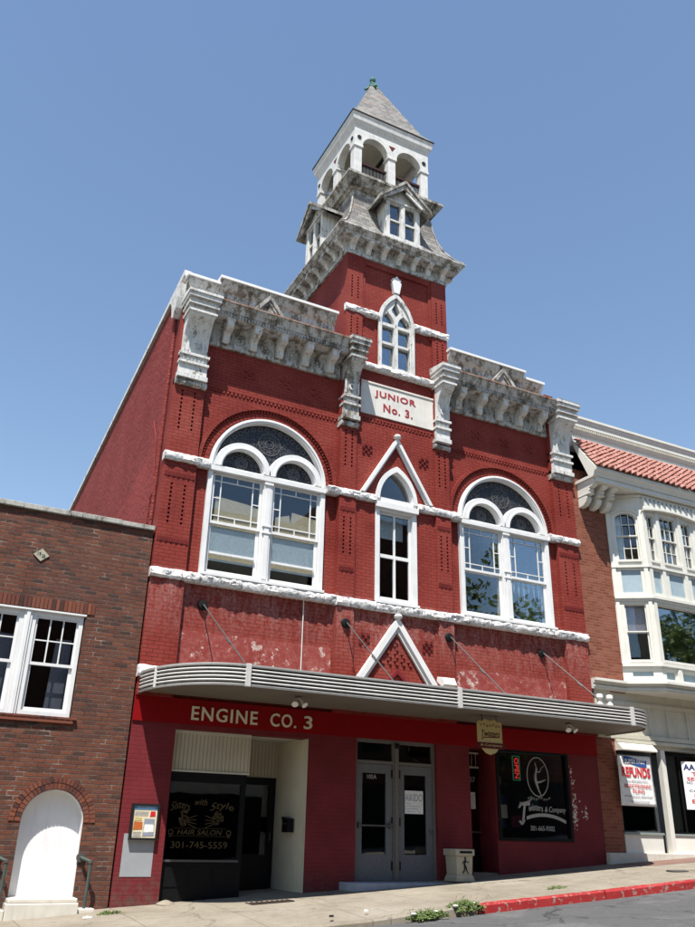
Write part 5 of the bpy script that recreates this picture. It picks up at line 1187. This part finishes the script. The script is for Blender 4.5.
def bay_win(f, x0, x1, z0_, z1_, cols, rows_, meet, name='bay_window', cur=None, glass='glass'):
    mb = MB(); t_ = .03; zm = (z0_+z1_)/2
    def cell(a, b, c_, d_, y):
        mb.plate(rect(a, b, c_, d_), [rect(a+t_, b-t_, c_+t_, d_-t_)], y, y+.035, f)
        for i in range(1, cols): x = a+(b-a)*i/cols; mb.plate(rect(x-.009, x+.009, c_+t_, d_-t_), [], y+.005, y+.03, f)
        for j in range(1, rows_): z = c_+(d_-c_)*j/rows_; mb.plate(rect(a+t_, b-t_, z-.009, z+.009), [], y+.006, y+.029, f)
    if meet: cell(x0, x1, zm, z1_, .04); cell(x0, x1, z0_, zm+.02, .078)
    else: cell(x0, x1, z0_, z1_, .05)
    w_ = RP(mb, name, M['cream'])
    mb = MB(); mb.plate(rect(x0, x1, z0_, z1_), [], .115, .119, f); mb.build('pane', M[glass], w_)
    if cur:
        mb = MB(); mb.plate(rect(x0, x0+(x1-x0)*cur[0], z0_, z1_) if cur[1] == 'v' else rect(x0, x1, zm, z1_), [], .22, .23, f); mb.build('curtain', M[cur[2]], w_)
    mb = MB(); mb.plate(rect(x0-.02, x1+.02, z0_-.06, z0_-.001), [], -.04, .03, f); mb.build('sill', M['cream'], w_)
bay_win(f1, .22, .78, 6.86, 8.19, 3, 2, True, cur=(.35, 'v', 'blind'))
bay_win(f2, .10, .42, 6.86, 8.14, 2, 2, True, cur=(.6, 'v', 'paper')); bay_win(f2, .64, 1.24, 6.86, 8.18, 3, 2, True); bay_win(f2, 1.46, 1.80, 6.86, 8.14, 2, 2, True); bay_win(f2, 2.1, 2.8, 6.86, 8.14, 3, 2, True)
bay_win(f1, .22, .76, 4.22, 5.66, 1, 1, True, cur=(1, 'h', 'lav')); bay_win(f2, .08, 1.85, 4.22, 5.66, 1, 1, False, name='picture_window', glass='glass'); bay_win(f2, 2.1, 2.8, 4.22, 5.66, 1, 1, True)
for f, a, b, c_, d_ in [(f1, .24, .74, 3.82, 3.95), (f1, .24, .74, 5.97, 6.58), (f2, .13, .43, 5.98, 6.58), (f2, .72, 1.27, 5.98, 6.58), (f2, 1.55, 1.85, 5.98, 6.58), (f2, 2.1, 2.8, 5.98, 6.58), (f2, .14, .45, 3.76, 3.95), (f2, .70, 1.28, 3.76, 3.95), (f2, 1.5, 1.85, 3.76, 3.95)]:
    mb = MB(); mb.plate(rect(a, b, c_, d_), [], .04, .06, f); RP(mb, 'blue_panel', M['blueglass'])
# shop cornice ledge
def offs(o): return [(11.03, .1), (11.03, -o), (12.10-o*.2, -o), (12.90-o*.3, -.55-o), (16.1, -.55-o), (16.6, -o), (RX1, -o), (RX1, .1)]
mb = MB()
for o, a, b in ((.10, 3.42, 3.46), (.13, 3.461, 3.50), (.09, 3.501, 3.55), (.14, 3.551, 3.60), (.22, 3.601, 3.66)): mb.plate(offs(o), [], a, b, lambda u, q, w_: (u, w_, q))
RP(mb, 'shop_cornice', M['cream'])
# frieze with panels
mb = MB(); mb.box(11.62, RX1, .02, .2, 2.12, 3.42); mb.box(11.10, 11.62, -.03, -.001, 2.30, 3.42); FZ = RP(mb, 'shop_frieze', M['creamdk'])
mb = MB()
for x in (12.15, 12.9, 13.5, 14.2, 14.9, 15.8): mb.box(x-.035, x+.035, -.01, .02, 2.42, 3.1)
mb.box(11.62, RX1, -.02, .02, 3.10, 3.20); mb.box(11.62, RX1, -.03, .02, 2.32, 2.42); mb.box(11.62, RX1, -.06, .02, 2.22, 2.30); mb.build('frieze_moulding', M['creamdk'], FZ)
mb = MB(); mb.prism([(.0, 2.22), (-.10, 2.20), (-.24, 2.06), (-.24, 2.03), (.0, 2.03)], 11.62, 12.75); RP(mb, 'window_hood', M['cream'])
mb = MB(); mb.box(11.015, RX1, -.10, .6, -.60, -.20); RP(mb, 'base_step', M['stone'], bevel=.01)
mb = MB(); mb.box(11.62, 12.82, -.02, .14, -.20, .19); mb.box(13.1, 13.24, .0, .14, -.2, 2.12); mb.plate([(13.17, .10), (14.6, -.35), (14.6, -.2), (13.17, .24)], [], -.2, .19, lambda u, q, w_: (u, w_, q)); BK = RP(mb, 'bulkhead', M['cream'])
mb = MB(); mb.box(11.61, 12.85, -.05, .14, .191, .24); mb.plate([(13.15, .08), (14.6, -.38), (14.6, -.2), (13.17, .24)], [], .191, .23, lambda u, q, w_: (u, w_, q)); mb.build('sill', m_flat('grey_green_sill', (.22, .26, .25), .5), BK)
mb = MB(); mb.plate(rect(11.63, 12.82, .24, 2.03), [rect(11.68, 12.72, .27, 1.92)], .04, .11); mb.box(12.76, 12.82, .11, .9, .24, 2.03); W1 = RP(mb, 'shop_window', m_flat('dark_grey_frame', (.05, .055, .055), .5))
mb = MB(); mb.box(11.66, 12.74, .07, .075, .25, 1.94); mb.build('pane', M['darkglass'], W1)
fw2 = face(Vector((13.19, .08)), Vector((14.6, -.36)))
mb = MB(); mb.plate(rect(0, 1.45, .235, 2.05), [rect(.05, .42, .27, 2.0), rect(.46, 1.40, .27, 2.0)], .0, .06, fw2); W2 = RP(mb, 'shop_window', M['black'])
mb = MB(); mb.plate(rect(.03, 1.42, .25, 2.02), [], .03, .035, fw2); mb.build('pane', M['darkglass'], W2)
mb = MB(); mb.plate(rect(.02, .40, .25, 2.02), [], .09, .10, fw2); mb.build('blind', m_flat('grey_green_blind', (.22, .25, .23), .8), W2)
mb = MB(); mb.plate(rect(12.82, 13.9, -.2, 2.1), [rect(12.96, 13.6, .1, 1.85)], .9, .96); DD = RP(mb, 'shop_door', m_flat('blue_grey_door', (.10, .12, .15), .5))
mb = MB(); mb.box(12.94, 13.62, .925, .93, .08, 1.87); mb.build('pane', M['darkglass'], DD)
mb = MB(); text_mb(mb, '109', 13.2, 13.36, 1.5, 1.62, .90, .004, .01); mb.build('house_number', M['whitelet'], DD)
mb = MB(); mb.box(11.0, 16, 1.0, 1.1, -.2, 2.1) if 0 else mb.box(12.3, 12.5, .6, 1.2, .25, 1.0); mb.box(12.0, 12.5, .5, .6, .25, .62); tag(mb.build('office_chair', M['iron'], None), 'dark office chair inside the tax shop window below the REFUNDS banner', 'chair')

# banners
t = thing('refunds_banner', 'white SUPER FAST REFUNDS banner hung over the window beside the brick pier', 'banner', (12.2, -.06, .8))
def shy(u, v): return -.13-.007*sin(3*u+4*v)-.02*(1-v)*u
def shf(X, a, Z): u = (X-11.50)/1.05; v = (Z-.80)/1.13; return (X, shy(u, v)+a, Z)
mb = MB(); n = 16
vs = []; 
for i in range(n+1):
    for j in range(n+1):
        u, v = i/n, j/n; x = 11.50+.03*v+u*(1.05-.0*v)+.05*(1-v)*u; z = .80+v*1.13; y = shy(u, v)
        vs.append((x, y, z))
fs = [(i*(n+1)+j, (i+1)*(n+1)+j, (i+1)*(n+1)+j+1, i*(n+1)+j+1) for i in range(n) for j in range(n)]
mb.add(vs, fs); o = mb.build('sheet', M['paper'], t, smooth=True); sm = o.modifiers.new('s', 'SOLIDIFY'); sm.thickness = .004
F_ = -.185
def btx(mb, s, u0, u1, v0, v1, **k): text_mb(mb, s, 11.53+u0*1.05, 11.53+u1*1.05, .80+v0*1.13, .80+v1*1.13, -.012, .002, fn=shf, **k)
mb = MB(); pts_u = [(11.53+1.05*u, .80+1.13*(.80+.035*sin(2*pi*u*.9+.3))) for u in [.18+.68*i/12 for i in range(13)]]; pts_d = [(x, z+.155) for x, z in pts_u]
mb.plate(pts_u+list(reversed(pts_d)), [], -.0075, .0, shf); mb.build('blue_flag', M['blue'], t)
mb = MB(); btx(mb, 'SUPER FAST', .20, .82, .825, .915, bold=.02, arc=.01); mb.build('white_lettering', M['paper'], t)
for a_ in (('REFUNDS', .08, .94, .56, .76, .03), ('ELECTRONIC', .12, .92, .35, .42, .01), ('FILING', .34, .70, .25, .32, .01)): mb = MB(); btx(mb, *a_[:5], bold=a_[5]); mb.build('red_lettering', M['redprint'], t)
for a_ in (('TAX PREPARATION', .16, .82, .47, .50), ('PROFESSIONAL PREPARERS', .08, .92, .17, .20), ('COMPETITIVE RATES', .22, .80, .07, .10)): mb = MB(); btx(mb, *a_); mb.build('grey_lettering', M['greyprint'], t)
mb = MB(); mb.plate([(11.57, 1.66), (11.63, 1.66), (11.60, 1.72)], [], -.0028, 0, shf); mb.build('yellow_mark', M['yellow'], t)
mb = MB(); mb.tube((11.50, -.13, 1.935), (12.62, -.13, 1.935), .012, n=6); mb.build('pole', M['iron'], t)
t = thing('service_banner', 'white banner with navy and red letters in the shop window at right edge', 'banner', (14.3, -.2, 1))
mb = MB(); mb.plate(rect(.50, 1.45, .78, 1.88), [], -.03, -.022, fw2); mb.build('sheet', M['paper'], t)
def b2(mb, s, a, b, c_, d_, **k): text_mb(mb, s, a, b, c_, d_, -.031, .003, fn=fw2, **k)
for a_ in (('AA TAX', .54, 1.35, 1.68, 1.82, .03), ('NO. 1 IN TOWN', .58, 1.35, 1.36, 1.42, 0), ('COME IN', .62, 1.3, 1.18, 1.23, 0)): mb = MB(); b2(mb, *a_[:5], bold=a_[5]); mb.build('navy_lettering', M['navy'], t)
for a_ in (('TAX', .74, 1.2, 1.55, 1.64), ('SERVICE', .60, 1.36, 1.44, 1.52), ('FAST', .74, 1.2, 1.04, 1.13), ('E-FILE', .66, 1.36, .92, 1.01)): mb = MB(); b2(mb, *a_, bold=.015); mb.build('red_lettering', M['redprint'], t)

# ------------------------------------------------------------------ street details
def on_ground(mb, pts, lift, name, mat):
    n = len(pts); c = (sum(p[0] for p in pts)/n, sum(p[1] for p in pts)/n)
    mb.add([(x, y, gz(x, y)+lift) for x, y in pts]+[(c[0], c[1], gz(*c)+lift)], [(i, (i+1) % n, n) for i in range(n)])
    return mb.build(name, mat)
structure(on_ground(MB(), [(8.6, -.02), (11.0, -.02), (11.0, -.75), (10.4, -.8), (8.9, -.7)], .004, 'sidewalk_patch', M['patch']))
structure(on_ground(MB(), [(11.0, -.12), (15.5, -.12), (15.5, -1.0), (11.3, -.95)], .004, 'brick_apron', M['drybed']))
structure(on_ground(MB(), [(6.9, -.02), (8.3, -.02), (8.4, -.5), (7.1, -.55)], .004, 'sidewalk_patch', M['patch']))
t = thing('drain_grate', 'rusty iron grate set in the pavement in front of the salon entrance', 'grate', (2.45, -.95, gz(2.45, -.95)))
mb = MB(); gx0, gx1, gy0, gy1 = 2.1, 2.85, -1.12, -.80
for i in range(9):
    x = gx0+i*(gx1-gx0)/8; z = gz(x, -.95); mb.box(x-.012, x+.012, gy0, gy1, z+.002, z+.016)
mb.build('bars', M['grate'], t)
mb = MB(); vs = [(x, y, gz(x, y)+.003) for x, y in ((gx0, gy0), (gx1, gy0), (gx1, gy1), (gx0, gy1))]; mb.add(vs, [(0, 1, 2, 3)]); mb.build('pit', M['black'], t)
mb = MB(); 
for yy in (gy0, gy1-.03): mb.add([(gx0-.02, yy, gz(gx0, yy)+.014), (gx1+.02, yy, gz(gx1, yy)+.014), (gx1+.02, yy+.03, gz(gx1, yy)+.014), (gx0-.02, yy+.03, gz(gx0, yy)+.014)], [(0, 1, 2, 3)])
mb.build('rim', M['grate'], t)
def weed(cx_, cy_, rx, ry, n, h, label, flowers=0, zoff=0):
    rr = random.Random(int(cx_*100)); z = gz(cx_, cy_)+zoff
    t = thing('weed_clump', label, 'weeds', (cx_, cy_, z), 'weeds along the pavement'); mb = MB()
    for i in range(n):
        a = rr.uniform(0, 2*pi); r = sqrt(rr.random()); x = cx_+rx*r*cos(a); y = cy_+ry*r*sin(a); hh = h*(1-.7*r*r)*rr.uniform(.05, 1)**.8*(1.5 if rr.random() < .06 else 1); x += rx*.25*sin(7*a); y += ry*.2*cos(5*a)
        L = rr.uniform(.02, .05); d = Vector((rr.uniform(-1, 1), rr.uniform(-1, 1), rr.uniform(-.2, .9))).normalized(); s_ = d.orthogonal().normalized()*L*.3
        p = Vector((x, y, gz(x, y)+zoff+hh)); mb.add([p, p+d*L*.5+s_, p+d*L, p+d*L*.5-s_], [(0, 1, 2, 3)])
    mb.build('foliage', M['leaf'], t, normals=False)
    mb = MB()
    for i in range(max(6, n//60)):
        a = rr.uniform(0, 2*pi); r = sqrt(rr.random())*.7; x = cx_+rx*r*cos(a); y = cy_+ry*r*sin(a); mb.tube((x, y, gz(x, y)+zoff), (x+rr.uniform(-.04, .04), y+rr.uniform(-.04, .04), gz(x, y)+zoff+h*.6), .003, n=4)
    mb.build('stems', M['leaf'], t)
    if flowers:
        mb = MB()
        for i in range(flowers):
            a = rr.uniform(0, 2*pi); x = cx_+rx*.8*cos(a); y = cy_+ry*.6*sin(a)-.05; mb.lathe((x, y, gz(x, y)+zoff+h*.5), [(0, 0), (.03, .01), (.045, .03), (.02, .04)], 7)
        mb.build('flower', M['flower'], t)
weed(4.02, -3.45, .32, .14, 1700, .11, 'leafy green weed with white bits in gutter left of red kerb', 2, -.10)
weed(4.78, -3.35, .30, .15, 2200, .16, 'bushier green weed growing against the end of the red kerb', 2, -.08)
weed(7.3, -2.6, .20, .05, 160, .04, 'thin sprig of weeds in a pavement crack near the red kerb'); weed(-.15, -.75, .16, .06, 160, .04, 'dry sprig of weeds in the pavement below the red pier')
def litter(x, y, s, rot, mat, name, label, cat):
    mb = MB(); z = gz(x, y); c_, s_ = cos(rot), sin(rot); rr = random.Random(int(x*99))
    pts_ = [(-1, -.5), (0, -.6), (1, -.4), (1, .4), (.1, .55), (-1, .5)]
    top = [(x+(a*c_-b*s_)*s, y+(a*s_+b*c_)*s, z+.012+rr.uniform(0, .02)) for a, b in pts_]; bot = [(p[0], p[1], z+.002) for p in top]
    mb.add(top+bot, [(0, 1, 4, 5), (1, 2, 3, 4), tuple(range(11, 5, -1))]+[(i, (i+1) % 6, (i+1) % 6+6, i+6) for i in range(6)]); return tag(mb.build(name, mat), label, cat)
litter(-.55, -1.0, .07, .3, M['paper'], 'crumpled_paper', 'scrap of white paper on the pavement below the blocked doorway', 'litter')
litter(2.55, -3.15, .05, .8, M['iron'], 'flattened_can', 'dark flattened scrap on the pavement edge at bottom centre', 'litter'); litter(3.25, -2.95, .035, .2, M['paper'], 'paper_scrap', 'tiny pale paper scrap on the pavement left of the weeds', 'litter')
t = thing('manhole_cover', 'small round metal cover in the pavement before the tax shop', 'manhole cover', (10.9, -2.1, gz(10.9, -2.1)))
mb = MB(); mb.lathe((10.9, -2.1, gz(10.9, -2.1)-.01), [(.22, 0), (.22, .025), (.19, .03), (0, .03)], 20); mb.build('lid', M['steel'], t)
mb = MB(); x_, y_ = .92, -.10; mb.lathe((x_, y_, gz(x_, y_)), [(.17, 0), (.13, .03), (.05, .06), (0, .07)], 9); tag(mb.build('rubble_heap', M['concrete']), 'small heap of pale mortar at the foot of the red pier', 'rubble')

# ------------------------------------------------------------------ across the street (seen only as reflections)
def opposite(x0, x1, h, mat, label, dark):
    OB = thing('opposite_building', label, 'building', ((x0+x1)/2, -22, -.7), 'buildings across the street')
    mb = MB(); mb.box(x0, x1, -34, -22, -4, h); mb.box(x0-.1, x1+.1, -34.1, -21.8, h+.001, h+.4); mb.build('wall', M[mat], OB)
    mb = MB(); mb.box(x0+.3, x1-.3, -21.999, -21.9, z0((x0+x1)/2)-1.5, z0(x0)+2.6); mb.build('shopfront', M['black' if dark else 'red'], OB)
    n = int((x1-x0)/2.4)
    for r_ in range(int((h-3.5)/3.1)):
        for c_ in range(n):
            mb = MB(); x = x0+.7+c_*(x1-x0-1)/n; z = z0(x0)+4.1+r_*3.1; mb.box(x, x+1.1, -21.999, -21.96, z, z+1.9); mb.build('window', M['black'], OB)
opposite(3, 13.4, 14.4, 'farbrick', 'tall tan brick block across the street mirrored in the left arched window', True)
opposite(-22, 2.8, 8.5, 'old', 'long brown brick block across the street mirrored in the low left windows', True)
opposite(13.7, 22, 15.6, 'old', 'tall dark brick block across the street mirrored in the centre pointed window', True)
opposite(22.3, 44, 6.2, 'old', 'low brown brick row across the street mirrored in the dance shop window', True)
def tree(x, y, h, r, n, label):
    rr = random.Random(int(x)); z = gz(x, y)-.3; t = thing('street_tree', label, 'tree', (x, y, z), 'trees across the street')
    mb = MB(); mb.tube((x, y, z), (x, y, z+h*.4), .32, .22, 10)
    limbs = []
    for i in range(9):
        a = rr.uniform(0, 2*pi); e = Vector((x+cos(a)*r*.7, y+sin(a)*r*.7, z+h*rr.uniform(.55, .95))); mb.tube((x, y, z+h*.38), e, .14, .03, 6); limbs.append(e)
    mb.build('trunk', M['bark'], t)
    mb = MB(); cl = [(Vector((x+rr.gauss(0, r*.5), y+rr.gauss(0, r*.5), z+h*.66+rr.gauss(0, h*.16))), rr.uniform(.5, 1.2)) for i in range(60)]
    for i in range(n):
        c_, s_ = rr.choice(cl); p = c_+Vector((rr.gauss(0, s_*.6), rr.gauss(0, s_*.6), rr.gauss(0, s_*.5))); d = Vector((rr.uniform(-1, 1), rr.uniform(-1, 1), rr.uniform(-1, 1))).normalized(); q = d.orthogonal().normalized(); L = rr.uniform(.12, .24)
        mb.add([p, p+d*L+q*L*.5, p+d*L*2, p+d*L-q*L*.5], [(0, 1, 2, 3)])
    mb.build('crown', M['treeleaf'], t, normals=False)
tree(38, -20, 16, 4.8, 8000, 'leafy tree across the street mirrored in the large bay window'); tree(23.5, -20.5, 12.5, 3.0, 6000, 'second tree across the street mirrored in the right arched window')
